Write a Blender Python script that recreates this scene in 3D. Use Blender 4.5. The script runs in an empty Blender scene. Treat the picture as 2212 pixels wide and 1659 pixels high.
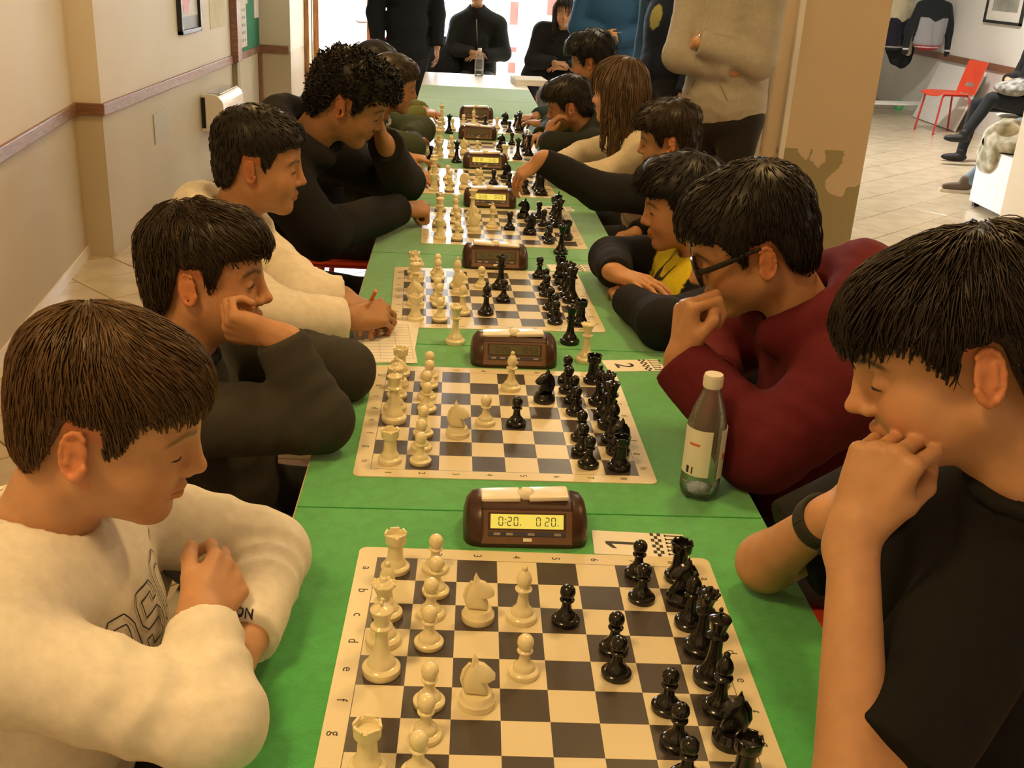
import bpy, bmesh, math, random
import numpy as np
from mathutils import Matrix, Vector

random.seed(7)
SC = bpy.context.scene
COL = SC.collection
PI = math.pi

# ------------------------------------------------------------------ camera
F_PX, CX, CY, CZ, YAW, PITCH, ROLL = 2259.505, 0.11107, -1.25901, 0.77475 + 0.74, 0.047954, 0.38171, 0.058847
IW, IH = 2212, 1659
_cy, _sy, _cp, _sp, _cr, _sr = math.cos(YAW), math.sin(YAW), math.cos(PITCH), math.sin(PITCH), math.cos(ROLL), math.sin(ROLL)
CAM_R = Vector((_cy*_cr + _sy*_sp*_sr, -_sy*_cr + _cy*_sp*_sr, _cp*_sr))
CAM_U = Vector((-_cy*_sr + _sy*_sp*_cr, _sy*_sr + _cy*_sp*_cr, _cp*_cr))
CAM_F = Vector((_sy*_cp, _cy*_cp, -_sp))
CAM_O = Vector((CX, CY, CZ))
cam_data = bpy.data.cameras.new('camera')
cam_data.sensor_width = 36.0
cam_data.lens = 36.0*F_PX/IW
cam_data.clip_start = 0.05
cam_data.clip_end = 200
cam = bpy.data.objects.new('camera', cam_data)
COL.objects.link(cam)
m = Matrix.Identity(4)
for r in range(3):
    m[r][0], m[r][1], m[r][2], m[r][3] = CAM_R[r], CAM_U[r], -CAM_F[r], CAM_O[r]
cam.matrix_world = m
SC.camera = cam


def _ray(u, v):
    return CAM_F + CAM_R*((u - IW/2)/F_PX) - CAM_U*((v - IH/2)/F_PX)


def az(u, v, z):
    d = _ray(u, v)
    return np.array(CAM_O + d*((z - CZ)/d[2]))


def ay(u, v, y):
    d = _ray(u, v)
    return np.array(CAM_O + d*((y - CY)/d[1]))


def ax(u, v, x):
    d = _ray(u, v)
    return np.array(CAM_O + d*((x - CX)/d[0]))


# ------------------------------------------------------------------ world, exposure
SC.view_settings.view_transform = 'Standard'
SC.view_settings.look = 'None'
SC.view_settings.gamma = 1.0
SC.view_settings.use_curve_mapping = False
SC.view_settings.exposure = 0.38
world = bpy.data.worlds.new('sky')
SC.world = world
world.use_nodes = True
bg = world.node_tree.nodes['Background']
bg.inputs['Color'].default_value = (0.86, 0.93, 1.0, 1)
bg.inputs['Strength'].default_value = 24.0


# ------------------------------------------------------------------ ceiling lamp light (fixtures are built below)
def area_light(name, loc, size, power, color, shape='DISK'):
    L = bpy.data.lights.new(name, 'AREA')
    L.shape = shape
    L.size = size
    L.energy = power
    L.color = color
    o = bpy.data.objects.new(name, L)
    COL.objects.link(o)
    o.location = loc
    return o


WARM = (1.0, 0.62, 0.235)
LAMPS = [(-0.65, -0.9, 2.92, 20, WARM), (0.9, 1.0, 2.92, 19, WARM), (-0.6, 2.9, 2.92, 18, WARM), (0.9, 5.0, 2.92, 13, (1.0, .8, .52)),
         (3.6, 4.6, 2.92, 28, (1.0, .84, .6)), (4.2, 8.6, 2.92, 90, (1.0, .95, .88)), (3.3, 1.2, 2.92, 16, WARM)]
for i, (x, y, z, e, c) in enumerate(LAMPS):
    area_light('ceiling_light', (x, y, z - 0.075), 0.42, e, c)


# ------------------------------------------------------------------ materials
def _mat(name):
    m = bpy.data.materials.new(name)
    m.use_nodes = True
    nt = m.node_tree
    return m, nt, nt.nodes['Principled BSDF']


MATS = {}


def mat(name, col, rough=0.6, metal=0.0, var=0.0, vscale=8.0, bump=0.0, bscale=60.0, spec=0.5, coat=0.0, trans=0.0, ior=1.45, sheen=0.0,
        col2=None, detail=4.0, stretch=None, emit=None, alpha=1.0):
    if name in MATS:
        return MATS[name]
    m, nt, b = _mat(name)
    N, L = nt.nodes, nt.links
    b.inputs['Base Color'].default_value = (*col, 1)
    b.inputs['Roughness'].default_value = rough
    b.inputs['Metallic'].default_value = metal
    b.inputs['Specular IOR Level'].default_value = spec
    b.inputs['IOR'].default_value = ior
    b.inputs['Coat Weight'].default_value = coat
    b.inputs['Transmission Weight'].default_value = trans
    b.inputs['Sheen Weight'].default_value = sheen
    b.inputs['Alpha'].default_value = alpha
    if emit:
        b.inputs['Emission Color'].default_value = (*emit[0], 1)
        b.inputs['Emission Strength'].default_value = emit[1]
    tc = None
    if var > 0 or col2 or bump > 0:
        tc = N.new('ShaderNodeTexCoord')
        src = tc.outputs['Object']
        if stretch:
            mp = N.new('ShaderNodeMapping')
            mp.inputs['Scale'].default_value = stretch
            L.new(src, mp.inputs['Vector'])
            src = mp.outputs['Vector']
    if var > 0 or col2:
        nz = N.new('ShaderNodeTexNoise')
        nz.inputs['Scale'].default_value = vscale
        nz.inputs['Detail'].default_value = detail
        L.new(src, nz.inputs['Vector'])
        rp = N.new('ShaderNodeValToRGB')
        c2 = col2 if col2 else tuple(min(1, c*(1 + var)) for c in col)
        c1 = col if col2 else tuple(c*(1 - var) for c in col)
        rp.color_ramp.elements[0].position = 0.35
        rp.color_ramp.elements[1].position = 0.65
        rp.color_ramp.elements[0].color = (*c1, 1)
        rp.color_ramp.elements[1].color = (*c2, 1)
        L.new(nz.outputs['Fac'], rp.inputs['Fac'])
        L.new(rp.outputs['Color'], b.inputs['Base Color'])
    if bump > 0:
        nb = N.new('ShaderNodeTexNoise')
        nb.inputs['Scale'].default_value = bscale
        nb.inputs['Detail'].default_value = 3
        L.new(src, nb.inputs['Vector'])
        bp = N.new('ShaderNodeBump')
        bp.inputs['Strength'].default_value = bump
        bp.inputs['Distance'].default_value = 0.002
        L.new(nb.outputs['Fac'], bp.inputs['Height'])
        L.new(bp.outputs['Normal'], b.inputs['Normal'])
    MATS[name] = m
    return m


def colmat(name, rough=0.5, spec=0.4, sss=0.0, var=0.08, vscale=25.0, bump=0.0, bscale=200.0, sheen=0.0):
    """material whose own colour is the mesh attribute 'Col' (skin, lips, brows; hair locks; garment panels)"""
    if name in MATS:
        return MATS[name]
    m, nt, b = _mat(name)
    N, L = nt.nodes, nt.links
    at = N.new('ShaderNodeAttribute')
    at.attribute_name = 'Col'
    tc = N.new('ShaderNodeTexCoord')
    nz = N.new('ShaderNodeTexNoise')
    nz.inputs['Scale'].default_value = vscale
    nz.inputs['Detail'].default_value = 4
    L.new(tc.outputs['Object'], nz.inputs['Vector'])
    mr = N.new('ShaderNodeMapRange')
    mr.inputs['From Min'].default_value = .3
    mr.inputs['From Max'].default_value = .7
    mr.inputs['To Min'].default_value = 1 - var
    mr.inputs['To Max'].default_value = 1 + var
    L.new(nz.outputs['Fac'], mr.inputs['Value'])
    mx = N.new('ShaderNodeVectorMath')
    mx.operation = 'SCALE'
    L.new(at.outputs['Color'], mx.inputs[0])
    L.new(mr.outputs['Result'], mx.inputs['Scale'])
    L.new(mx.outputs['Vector'], b.inputs['Base Color'])
    b.inputs['Roughness'].default_value = rough
    b.inputs['Specular IOR Level'].default_value = spec
    b.inputs['Sheen Weight'].default_value = sheen
    if sss > 0:
        b.inputs['Subsurface Weight'].default_value = sss
        b.inputs['Subsurface Scale'].default_value = 0.006
        b.inputs['Subsurface Radius'].default_value = (1.0, .4, .2)
    if bump > 0:
        nb = N.new('ShaderNodeTexNoise')
        nb.inputs['Scale'].default_value = bscale
        L.new(tc.outputs['Object'], nb.inputs['Vector'])
        bp = N.new('ShaderNodeBump')
        bp.inputs['Strength'].default_value = bump
        bp.inputs['Distance'].default_value = 0.001
        L.new(nb.outputs['Fac'], bp.inputs['Height'])
        L.new(bp.outputs['Normal'], b.inputs['Normal'])
    MATS[name] = m
    return m


def wall_mat(name, upper, lower, split, patch=0.0):
    """painted plaster: one paint above `split` (world height), another below; optional noise patches of the upper colour below it"""
    m, nt, b = _mat(name)
    N, L = nt.nodes, nt.links
    g = N.new('ShaderNodeNewGeometry')
    sp = N.new('ShaderNodeSeparateXYZ')
    L.new(g.outputs['Position'], sp.inputs[0])
    gt = N.new('ShaderNodeMath')
    gt.operation = 'GREATER_THAN'
    gt.inputs[1].default_value = split
    L.new(sp.outputs['Z'], gt.inputs[0])
    mix = N.new('ShaderNodeMix')
    mix.data_type = 'RGBA'
    mix.inputs[6].default_value = (*lower, 1)
    mix.inputs[7].default_value = (*upper, 1)
    fac = gt.outputs[0]
    if patch > 0:
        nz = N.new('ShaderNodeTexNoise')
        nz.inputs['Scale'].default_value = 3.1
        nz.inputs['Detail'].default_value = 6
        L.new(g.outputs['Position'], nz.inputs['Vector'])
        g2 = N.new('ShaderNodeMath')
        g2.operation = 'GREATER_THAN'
        g2.inputs[1].default_value = patch
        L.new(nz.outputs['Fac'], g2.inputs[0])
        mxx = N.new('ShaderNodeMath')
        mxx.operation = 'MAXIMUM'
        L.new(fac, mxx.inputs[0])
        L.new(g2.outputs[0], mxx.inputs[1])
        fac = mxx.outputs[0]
    L.new(fac, mix.inputs[0])
    n2 = N.new('ShaderNodeTexNoise')
    n2.inputs['Scale'].default_value = 1.7
    n2.inputs['Detail'].default_value = 6
    L.new(g.outputs['Position'], n2.inputs['Vector'])
    mr = N.new('ShaderNodeMapRange')
    mr.inputs['To Min'].default_value = .9
    mr.inputs['To Max'].default_value = 1.08
    L.new(n2.outputs['Fac'], mr.inputs['Value'])
    sc = N.new('ShaderNodeVectorMath')
    sc.operation = 'SCALE'
    L.new(mix.outputs[2], sc.inputs[0])
    L.new(mr.outputs['Result'], sc.inputs['Scale'])
    L.new(sc.outputs[0], b.inputs['Base Color'])
    n3 = N.new('ShaderNodeTexNoise')
    n3.inputs['Scale'].default_value = 90
    L.new(g.outputs['Position'], n3.inputs['Vector'])
    bp = N.new('ShaderNodeBump')
    bp.inputs['Strength'].default_value = .15
    bp.inputs['Distance'].default_value = .003
    L.new(n3.outputs['Fac'], bp.inputs['Height'])
    L.new(bp.outputs['Normal'], b.inputs['Normal'])
    b.inputs['Roughness'].default_value = .55
    b.inputs['Specular IOR Level'].default_value = .3
    MATS[name] = m
    return m


# ------------------------------------------------------------------ mesh helpers
def link(o, parent=None):
    COL.objects.link(o)
    if parent is not None:
        o.parent = parent
    return o


def tag(o, label=None, cat=None, group=None, kind=None):
    if label:
        o['label'] = label
    if cat:
        o['category'] = cat
    if group:
        o['group'] = group
    if kind:
        o['kind'] = kind
    return o


def empty(name, loc=(0, 0, 0), rz=0.0, label=None, cat=None, group=None, kind=None):
    o = bpy.data.objects.new(name, None)
    o.empty_display_size = .05
    o.location = loc
    o.rotation_euler = (0, 0, rz)
    link(o)
    return tag(o, label, cat, group, kind)


class MB:
    """collects shapes into one mesh"""

    def __init__(s):
        s.v, s.f, s.n = [], [], 0

    def add(s, V, Fc):
        V = np.asarray(V, float)
        s.v.append(V)
        for f in Fc:
            s.f.append(tuple(int(i) + s.n for i in f))
        s.n += len(V)
        return s

    def box(s, lo, hi, R=None, at=None, bev=0.0):
        lo, hi = np.array(lo, float), np.array(hi, float)
        if bev > 0:
            b = bev
            V, Fc = bevel_box(lo, hi, b)
        else:
            V = np.array([[(lo, hi)[i][0], (lo, hi)[j][1], (lo, hi)[k][2]] for i in (0, 1) for j in (0, 1) for k in (0, 1)])
            Fc = [(0, 1, 3, 2), (4, 6, 7, 5), (0, 4, 5, 1), (2, 3, 7, 6), (0, 2, 6, 4), (1, 5, 7, 3)]
        if R is not None:
            V = V @ np.array(R).T
        if at is not None:
            V = V + np.array(at)
        return s.add(V, Fc)

    def lathe(s, prof, seg=24, at=(0, 0, 0), cap=True):
        prof = np.array(prof, float)
        n = len(prof)
        a = np.arange(seg)*2*PI/seg
        V = np.zeros((n*seg, 3))
        for i, (r, z) in enumerate(prof):
            V[i*seg:(i+1)*seg] = np.stack([r*np.cos(a), r*np.sin(a), np.full(seg, z)], 1)
        Fc = []
        for i in range(n-1):
            for j in range(seg):
                k = (j+1) % seg
                Fc.append((i*seg+j, i*seg+k, (i+1)*seg+k, (i+1)*seg+j))
        if cap:
            Fc.append(tuple(range(seg-1, -1, -1)))
            Fc.append(tuple((n-1)*seg + j for j in range(seg)))
        return s.add(V + np.array(at), Fc)

    def tube(s, pts, r, seg=10, cap=True):
        pts = [np.array(p, float) for p in pts]
        n = len(pts)
        rs = r if hasattr(r, '__len__') else [r]*n
        V, Fc = [], []
        prev = None
        for i, p in enumerate(pts):
            t = pts[min(i+1, n-1)] - pts[max(i-1, 0)]
            t = t/(np.linalg.norm(t)+1e-12)
            ref = np.array([0, 0, 1.]) if abs(t[2]) < .9 else np.array([1., 0, 0])
            if prev is None:
                u = np.cross(t, ref)
            else:
                u = prev - t*np.dot(prev, t)
            u /= np.linalg.norm(u)+1e-12
            prev = u
            w = np.cross(t, u)
            for j in range(seg):
                a = 2*PI*j/seg
                V.append(p + rs[i]*(math.cos(a)*u + math.sin(a)*w))
        for i in range(n-1):
            for j in range(seg):
                k = (j+1) % seg
                Fc.append((i*seg+j, i*seg+k, (i+1)*seg+k, (i+1)*seg+j))
        if cap:
            Fc.append(tuple(range(seg-1, -1, -1)))
            Fc.append(tuple((n-1)*seg + j for j in range(seg)))
        return s.add(V, Fc)

    def prism(s, poly, axis, a, b):
        """polygon (list of 2-D points) extruded along axis 0/1/2 from a to b"""
        n = len(poly)
        V = []
        for t in (a, b):
            for p, q in poly:
                c = [0, 0, 0]
                o = [i for i in range(3) if i != axis]
                c[axis] = t
                c[o[0]], c[o[1]] = p, q
                V.append(c)
        Fc = [tuple(range(n)), tuple(range(2*n-1, n-1, -1))]
        for i in range(n):
            j = (i+1) % n
            Fc.append((i, i+n, j+n, j))
        return s.add(V, Fc)

    def build(s, name, m=None, parent=None, smooth=False, bevel=0.0, angle=0.6):
        me = bpy.data.meshes.new(name)
        V = np.concatenate(s.v) if s.v else np.zeros((0, 3))
        me.from_pydata(V.tolist(), [], s.f)
        bm = bmesh.new()
        bm.from_mesh(me)
        bmesh.ops.recalc_face_normals(bm, faces=bm.faces)
        if bevel > 0:
            ed = [e for e in bm.edges if len(e.link_faces) == 2 and e.calc_face_angle(0) > .5]
            bmesh.ops.bevel(bm, geom=ed, offset=bevel, segments=2, affect='EDGES', profile=.6, clamp_overlap=True)
        bm.to_mesh(me)
        bm.free()
        if smooth:
            me.polygons.foreach_set('use_smooth', [True]*len(me.polygons))
            try:
                me.set_sharp_from_angle(angle=angle)
            except Exception:
                pass
        if m is not None:
            me.materials.append(m)
        o = bpy.data.objects.new(name, me)
        link(o, parent)
        return o


def bevel_box(lo, hi, b):
    bm = bmesh.new()
    bmesh.ops.create_cube(bm, size=1)
    for v in bm.verts:
        for i in range(3):
            v.co[i] = lo[i] if v.co[i] < 0 else hi[i]
    bmesh.ops.bevel(bm, geom=bm.edges[:], offset=b, segments=2, affect='EDGES', profile=.5)
    bm.verts.ensure_lookup_table()
    V = [tuple(v.co) for v in bm.verts]
    Fc = [tuple(v.index for v in f.verts) for f in bm.faces]
    bm.free()
    return V, Fc


def copy_tree(o, parent=None):
    c = o.copy()
    COL.objects.link(c)
    c.parent = parent
    for ch in o.children:
        copy_tree(ch, c)
    return c


def np_mesh(name, V, Q, m=None, parent=None, col=None, smooth=True):
    """mesh from numpy vertices and an (n,3) or (n,4) face array, with optional vertex colours"""
    me = bpy.data.meshes.new(name)
    V = np.ascontiguousarray(V, np.float32)
    Q = np.ascontiguousarray(Q, np.int32)
    k = Q.shape[1]
    me.vertices.add(len(V))
    me.vertices.foreach_set('co', V.ravel())
    me.loops.add(Q.size)
    me.loops.foreach_set('vertex_index', Q.ravel())
    me.polygons.add(len(Q))
    me.polygons.foreach_set('loop_start', np.arange(0, Q.size, k, dtype=np.int32))
    if smooth:
        me.polygons.foreach_set('use_smooth', np.ones(len(Q), bool))
    me.update(calc_edges=True)
    if col is not None:
        at = me.attributes.new('Col', 'FLOAT_COLOR', 'POINT')
        c4 = np.ones((len(V), 4), np.float32)
        c4[:, :3] = col
        at.data.foreach_set('color', c4.ravel())
    if m is not None:
        me.materials.append(m)
    o = bpy.data.objects.new(name, me)
    link(o, parent)
    return o


def text_mesh(body, size, bold=0.0, outline=None):
    """returns (verts, faces) of lettering lying in the XY plane, centred on its own middle"""
    cu = bpy.data.curves.new('t', 'FONT')
    cu.body = body
    cu.size = size
    cu.align_x = 'CENTER'
    cu.align_y = 'CENTER'
    cu.resolution_u = 3
    cu.offset = bold
    if outline:
        cu.fill_mode = 'NONE'
        cu.bevel_depth = outline
        cu.bevel_resolution = 0
    ob = bpy.data.objects.new('t', cu)
    COL.objects.link(ob)
    dg = bpy.context.evaluated_depsgraph_get()
    me = bpy.data.meshes.new_from_object(ob.evaluated_get(dg))
    V = np.array([v.co[:] for v in me.vertices]) if len(me.vertices) else np.zeros((0, 3))
    Fc = [tuple(p.vertices) for p in me.polygons]
    bpy.data.objects.remove(ob)
    bpy.data.curves.remove(cu)
    bpy.data.meshes.remove(me)
    return V, Fc


def rotz(a):
    c, s = math.cos(a), math.sin(a)
    return np.array([[c, -s, 0], [s, c, 0], [0, 0, 1.]])


def roty(a):
    c, s = math.cos(a), math.sin(a)
    return np.array([[c, 0, s], [0, 1, 0], [-s, 0, c]])


def rotx(a):
    c, s = math.cos(a), math.sin(a)
    return np.array([[1, 0, 0], [0, c, -s], [0, s, c.real]])


# ------------------------------------------------------------------ the room
PLASTER = (0.78, 0.72, 0.60)
WAINS = (0.56, 0.49, 0.355)
M_WALL = wall_mat('painted_plaster', PLASTER, WAINS, 0.735)
M_PILLAR = wall_mat('pillar_plaster', (0.66, 0.53, 0.36), (0.36, 0.31, 0.17), 0.735, patch=0.60)  # random patches of the upper colour inside the olive lower band
M_BEIGE = wall_mat('beige_plaster', (0.70, 0.56, 0.36), (0.70, 0.56, 0.36), -5)
M_WHITEWALL = wall_mat('white_plaster', (0.86, 0.85, 0.82), (0.84, 0.83, 0.80), 0.72)
M_RAIL = mat('brown_rail_wood', (0.26, 0.13, 0.075), .38, var=.25, vscale=14, stretch=(1, 1, 8))
M_CEIL = mat('ceiling_paint', (0.80, 0.77, 0.70), .8, bump=.1)
M_TILE = mat('floor_tile_ceramic', (0.56, 0.47, 0.33), .22, var=.10, vscale=5, spec=.5)
M_GROUT = mat('floor_grout', (0.30, 0.25, 0.17), .8, var=.15, vscale=20)
M_WOOD = mat('varnished_wood', (0.48, 0.24, 0.085), .33, var=.3, vscale=9, stretch=(12, 12, 1), coat=.3)
M_GLASS = mat('window_glass', (1, 1, 1), .02, trans=1.0, ior=1.0, spec=.5)
M_WHITEPAINT = mat('white_paint', (.82, .80, .75), .4, var=.03)
M_CONCRETE = mat('terrace_concrete', (.72, .70, .67), .8, var=.1, vscale=3)
M_FACADE = mat('pale_facade', (.83, .80, .76), .8, var=.04, vscale=2)
M_SHUTTER = mat('faded_red_shutter', (.20, .055, .045), .6, var=.12)
M_METAL = mat('steel', (.62, .60, .57), .28, metal=1)
M_BLACK = mat('black_plastic', (.012, .012, .013), .35)


def struct(name, mb, m, parent=None, **k):
    o = mb.build(name, m, parent, **k)
    if parent is None:
        o['kind'] = 'structure'
    return o


# floor: bed with grout + square tiles laid diagonally
fl = struct('floor', MB().box((-4.2, -4.2, -.12), (7.5, 16.0, -.006)), M_GROUT)
T = 0.325
tm = MB().box((-T/2+.003, -T/2+.003, -.009), (T/2-.003, T/2-.003, 0), bev=.0025).build('tile', M_TILE, fl)
tm.rotation_euler = (0, 0, PI/4)


def tile_seen(x, y):
    if -1.95 < x < -.95 and .9 < y < 6.0:
        return True
    return y > 4.4 and 2.15 < x < 5.75 and y > 4.4 + .5*(x-2.15) and x < 2.3 + .55*(y-4.0) and x > .11 + .40*(y+1.26) and y < 12.4


n_t = 0
rest = MB()
for i in range(-20, 60):
    for j in range(-20, 70):
        cm, cp = (i+.5)*T, .195 + (j+.5)*T
        x, y = (cm - cp)/2**.5, (cm + cp)/2**.5
        if not (-2.3 < x < 6.6 and -3.3 < y < 15.2):
            continue
        if tile_seen(x, y) and n_t < 298:
            o = tm if n_t == 0 else tm.copy()
            if n_t:
                COL.objects.link(o)
                o.parent = fl
            o.location = (x, y, 0)
            n_t += 1
        else:
            r = (T - .006)/2**.5
            rest.add([(x-r, y, 0), (x, y-r, 0), (x+r, y, 0), (x, y+r, 0), (x-r, y, -.008), (x, y-r, -.008), (x+r, y, -.008), (x, y+r, -.008)],
                     [(0, 1, 2, 3), (0, 4, 5, 1), (1, 5, 6, 2), (2, 6, 7, 3), (3, 7, 4, 0)])
tag(rest.build('tile_field', M_TILE, fl), kind='stuff')

# left wall: an angled near stretch, a pilaster step, then the straight far stretch
nA, nB = np.array((-1.05, -2.02)), np.array((-1.852, 4.04))
nd = (nB - nA)/np.linalg.norm(nB - nA)
nn = np.array((-nd[1], nd[0]))


def slab(mb, a, b, n, th, z0, z1):
    a, b, n = np.array(a), np.array(b), np.array(n)
    q = [a, b, b + n*th, a + n*th]
    V = [(p[0], p[1], z0) for p in q] + [(p[0], p[1], z1) for p in q]
    return mb.add(V, [(0, 1, 2, 3), (7, 6, 5, 4), (0, 4, 5, 1), (1, 5, 6, 2), (2, 6, 7, 3), (3, 7, 4, 0)])


struct('wall_left_near', slab(MB(), nA, nB, nn, .25, 0, 3.0), M_WALL)
struct('trim_1', slab(MB(), nA - nn*.018, nB - nn*.018, nn, .018, .715, .770), M_RAIL, bevel=.004)
struct('baseboard_left', slab(MB(), nA - nn*.008, nB - nn*.008, nn, .008, 0, .055), mat('white_skirting_tile', (.80, .75, .64), .25))
struct('wall_left_far', MB().box((-2.10, 4.04, 0), (-1.72, 7.9, 3.0)), M_WALL)
struct('trim_2', MB().box((-1.72, 4.03, .715), (-1.702, 6.86, .772)), M_RAIL, bevel=.004)
struct('trim_3', MB().box((-1.87, 4.022, .715), (-1.702, 4.04, .772)), M_RAIL, bevel=.004)
struct('trim_4', MB().box((-1.72, 7.06, .715), (-1.702, 7.9, .772)), M_RAIL, bevel=.004)
struct('wall_pier', MB().box((-2.10, 7.9, 0), (-1.455, 9.6, 3.0)), M_WALL)
struct('trim_5', MB().box((-1.72, 7.882, .715), (-1.47, 7.9, .778)), M_RAIL, bevel=.004)
# walls that close the room behind and beside the camera
struct('wall_behind', MB().box((-1.3, -2.3, 0), (6.1, -2.05, 3.0)), M_WALL)
struct('wall_right', MB().box((5.85, -2.3, 0), (6.1, 14.4, 3.0)), M_WHITEWALL)
struct('trim_6', MB().box((5.828, 5.0, .70), (5.85, 14.4, .775)), M_RAIL, bevel=.004)
struct('wall_far', MB().box((2.0, 14.4, 0), (8.0, 14.65, 3.0)), M_WHITEWALL)
struct('wall_back', MB().box((1.75, 9.3, 0), (2.9, 9.55, 3.0)).box((2.7, 9.3, 0), (2.9, 14.4, 3.0)), M_WHITEWALL)
struct('wall_lintel', MB().box((-1.455, 9.3, 2.35), (1.75, 9.55, 3.0)), M_WHITEWALL)
struct('ceiling', MB().box((-2.3, -2.3, 3.0), (8.0, 14.7, 3.2)), M_CEIL)
struct('baseboard_far', MB().box((2.9, 14.385, 0), (5.9, 14.4, .1)), M_RAIL)

# square pillar with a cable duct, and a second pillar at the picture's right
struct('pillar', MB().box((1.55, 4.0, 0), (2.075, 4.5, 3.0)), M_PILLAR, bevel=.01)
struct('trim_7', MB().box((1.625, 3.975, 0), (1.652, 4.0, 3.0)).box((1.527, 4.05, 0), (1.55, 4.075, 3.0)), M_WHITEPAINT, bevel=.003)
struct('pillar_second', MB().box((3.70, 5.2, 0), (4.25, 5.7, 3.0)), M_BEIGE, bevel=.01)

# glazed doors to the terrace: a leaf standing open edge-on and one facing us
DY = 9.2


def door_leaf(name, w, h=2.2):
    d = bpy.data.objects.new(name, None)
    link(d)
    d['kind'] = 'structure'
    s = .085
    MB().box((0, -.02, 0), (s, .02, h), bev=.004).build('stile', M_WOOD, d)
    MB().box((w-s, -.02, 0), (w, .02, h), bev=.004).build('stile', M_WOOD, d)
    MB().box((s, -.02, h-s), (w-s, .02, h), bev=.004).build('rail', M_WOOD, d)
    MB().box((s, -.02, .40), (w-s, .02, .50), bev=.004).build('rail', M_WOOD, d)
    MB().box((s, -.02, .0), (w-s, .02, .12), bev=.004).build('rail', M_WOOD, d)
    MB().box((s, -.010, .12), (w-s, .010, .40), bev=.004).build('panel', M_WOOD, d)
    MB().box((s, -.003, .50), (w-s, .003, h-s)).build('pane', M_GLASS, d)
    return d


d1 = door_leaf('door_1', .62)
d1.location = (-1.49, DY, 0)
hd = MB().tube([(.575, -.02, .93), (.575, -.055, .93), (.56, -.065, .93), (.46, -.066, .925), (.44, -.06, .94)], .009, 8)
hd.box((.555, -.028, .80), (.595, -.02, 1.02), bev=.003).lathe([(.008, 0), (.008, .012)], 10, (.575, -.032, .82))
hd.build('door_handle', M_METAL, d1, smooth=True)
d2 = door_leaf('door_2', .55)
d2.location = (-1.52, DY-.03, 0)
d2.rotation_euler = (0, 0, -PI/2 + .16)
MB().tube([(.5, -.02, .93), (.5, -.055, .93), (.40, -.06, .93)], .009, 8).build('door_handle', M_METAL, d2, smooth=True)
struct('trim_8', MB().box((-1.60, DY-.05, 0), (-1.50, DY+.08, 2.35), bev=.006), M_WOOD)
struct('trim_9', MB().box((-1.485, DY-.16, 0), (-1.455, DY-.10, 2.35), bev=.004), M_WHITEPAINT)
struct('door_frame', MB().box((1.65, DY-.05, 0), (1.75, DY+.08, 2.35), bev=.006).box((-1.5, DY-.05, 2.27), (1.65, DY+.08, 2.35), bev=.006), M_WOOD)

# outside: terrace and the pale house across the yard
struct('ground_terrace', MB().box((-14, 9.56, -.2), (16, 40, -.03)), M_CONCRETE)
hs = empty('house', (0, 15.0, -.03), 0, 'pale washed-out house with dark red shutters across the sunny yard', 'building')
MB().box((.25, 0, 0), (9, 6, 5.0)).build('facade', M_FACADE, hs)
for (x0, x1, z0, z1) in [(.54, .66, .68, 1.0), (.55, .66, .30, .37), (.55, .66, -.0, .15), (1.08, 1.24, .84, 1.6), (1.7, 2.3, 1.05, 1.7), (3.2, 3.9, .9, 2.1)]:
    MB().box((x0, -.05, z0+.03), (x1, .0, z1+.03), bev=.006).build('shutter', M_SHUTTER, hs)
tb = empty('garden_table', (-1.15, 12.2, -.03), .1, 'pale garden table outside the glazed door', 'table')
MB().box((-.55, -.35, .70), (.55, .35, .735), bev=.005).build('table_top', mat('grey_plastic', (.5, .5, .48), .5), tb)
for sx, sy in ((-1, -1), (1, -1), (-1, 1), (1, 1)):
    MB().tube([(sx*.48, sy*.28, .70), (sx*.40, sy*.28, 0)], .018, 8).build('leg', MATS['grey_plastic'], tb)

# ceiling lamps: a shallow opal dish under a rim
M_OPAL = mat('opal_glass', (.9, .85, .75), .4, emit=((1, .78, .48), 1.2))
for i, (x, y, z, e, c) in enumerate(LAMPS):
    where = ['over the nearest board', 'over the second board', 'over the fourth board', 'over the far end of the tables', 'by the second pillar', 'over the waiting chairs', 'over the empty floor on the right'][i]
    lp = empty('ceiling_lamp', (x, y, z), 0, 'round flat ceiling lamp ' + where, 'lamp', 'round ceiling lamps')
    MB().lathe([(.02, .08), (.26, .08), (.27, .0), (.255, -.01), (.25, .02)], 32).build('rim', M_WHITEPAINT, lp, smooth=True)
    MB().lathe([(.25, .02), (.22, -.03), (.13, -.055), (.0005, -.062)], 32, cap=False).build('diffuser', M_OPAL, lp, smooth=True)

# things fixed to the left wall
XW = -1.72
ht = empty('wall_heater', (XW, 5.95, .36), 0, 'white wall-mounted fan heater with a rounded top under the brown rail', 'heater')
q = [(0, 0), (.150, 0)] + [(.150 - .075 + .075*math.cos(a), .165 + .075*math.sin(a)) for a in np.linspace(0, PI/2, 7)] + [(0, .24)]
MB().prism(q, 1, -.02, .60).build('casing', mat('ivory_enamel', (.80, .75, .64), .3, coat=.3), ht, bevel=.004)
MB().box((.004, -.026, .02), (.03, -.02, .22)).build('side_vent', M_BLACK, ht)
MB().box((.03, .03, .238), (.12, .55, .243)).build('top_grille', M_METAL, ht)
sw = empty('blank_wall_plate', (XW, 5.0, .44), 0, 'thin square blank plate on the grey wainscot left of the heater', 'wall plate')
MB().box((0, -.14, 0), (.006, .14, .17), bev=.002).build('plate', mat('plate_plastic', (.46, .42, .32), .5), sw)
pf = empty('framed_poster', (XW, 5.72, 1.00), 0, 'black-framed poster with a pink figure on the cream wall above the heater', 'picture')
M_FRAME = mat('black_frame', (.02, .02, .02), .4)
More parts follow.
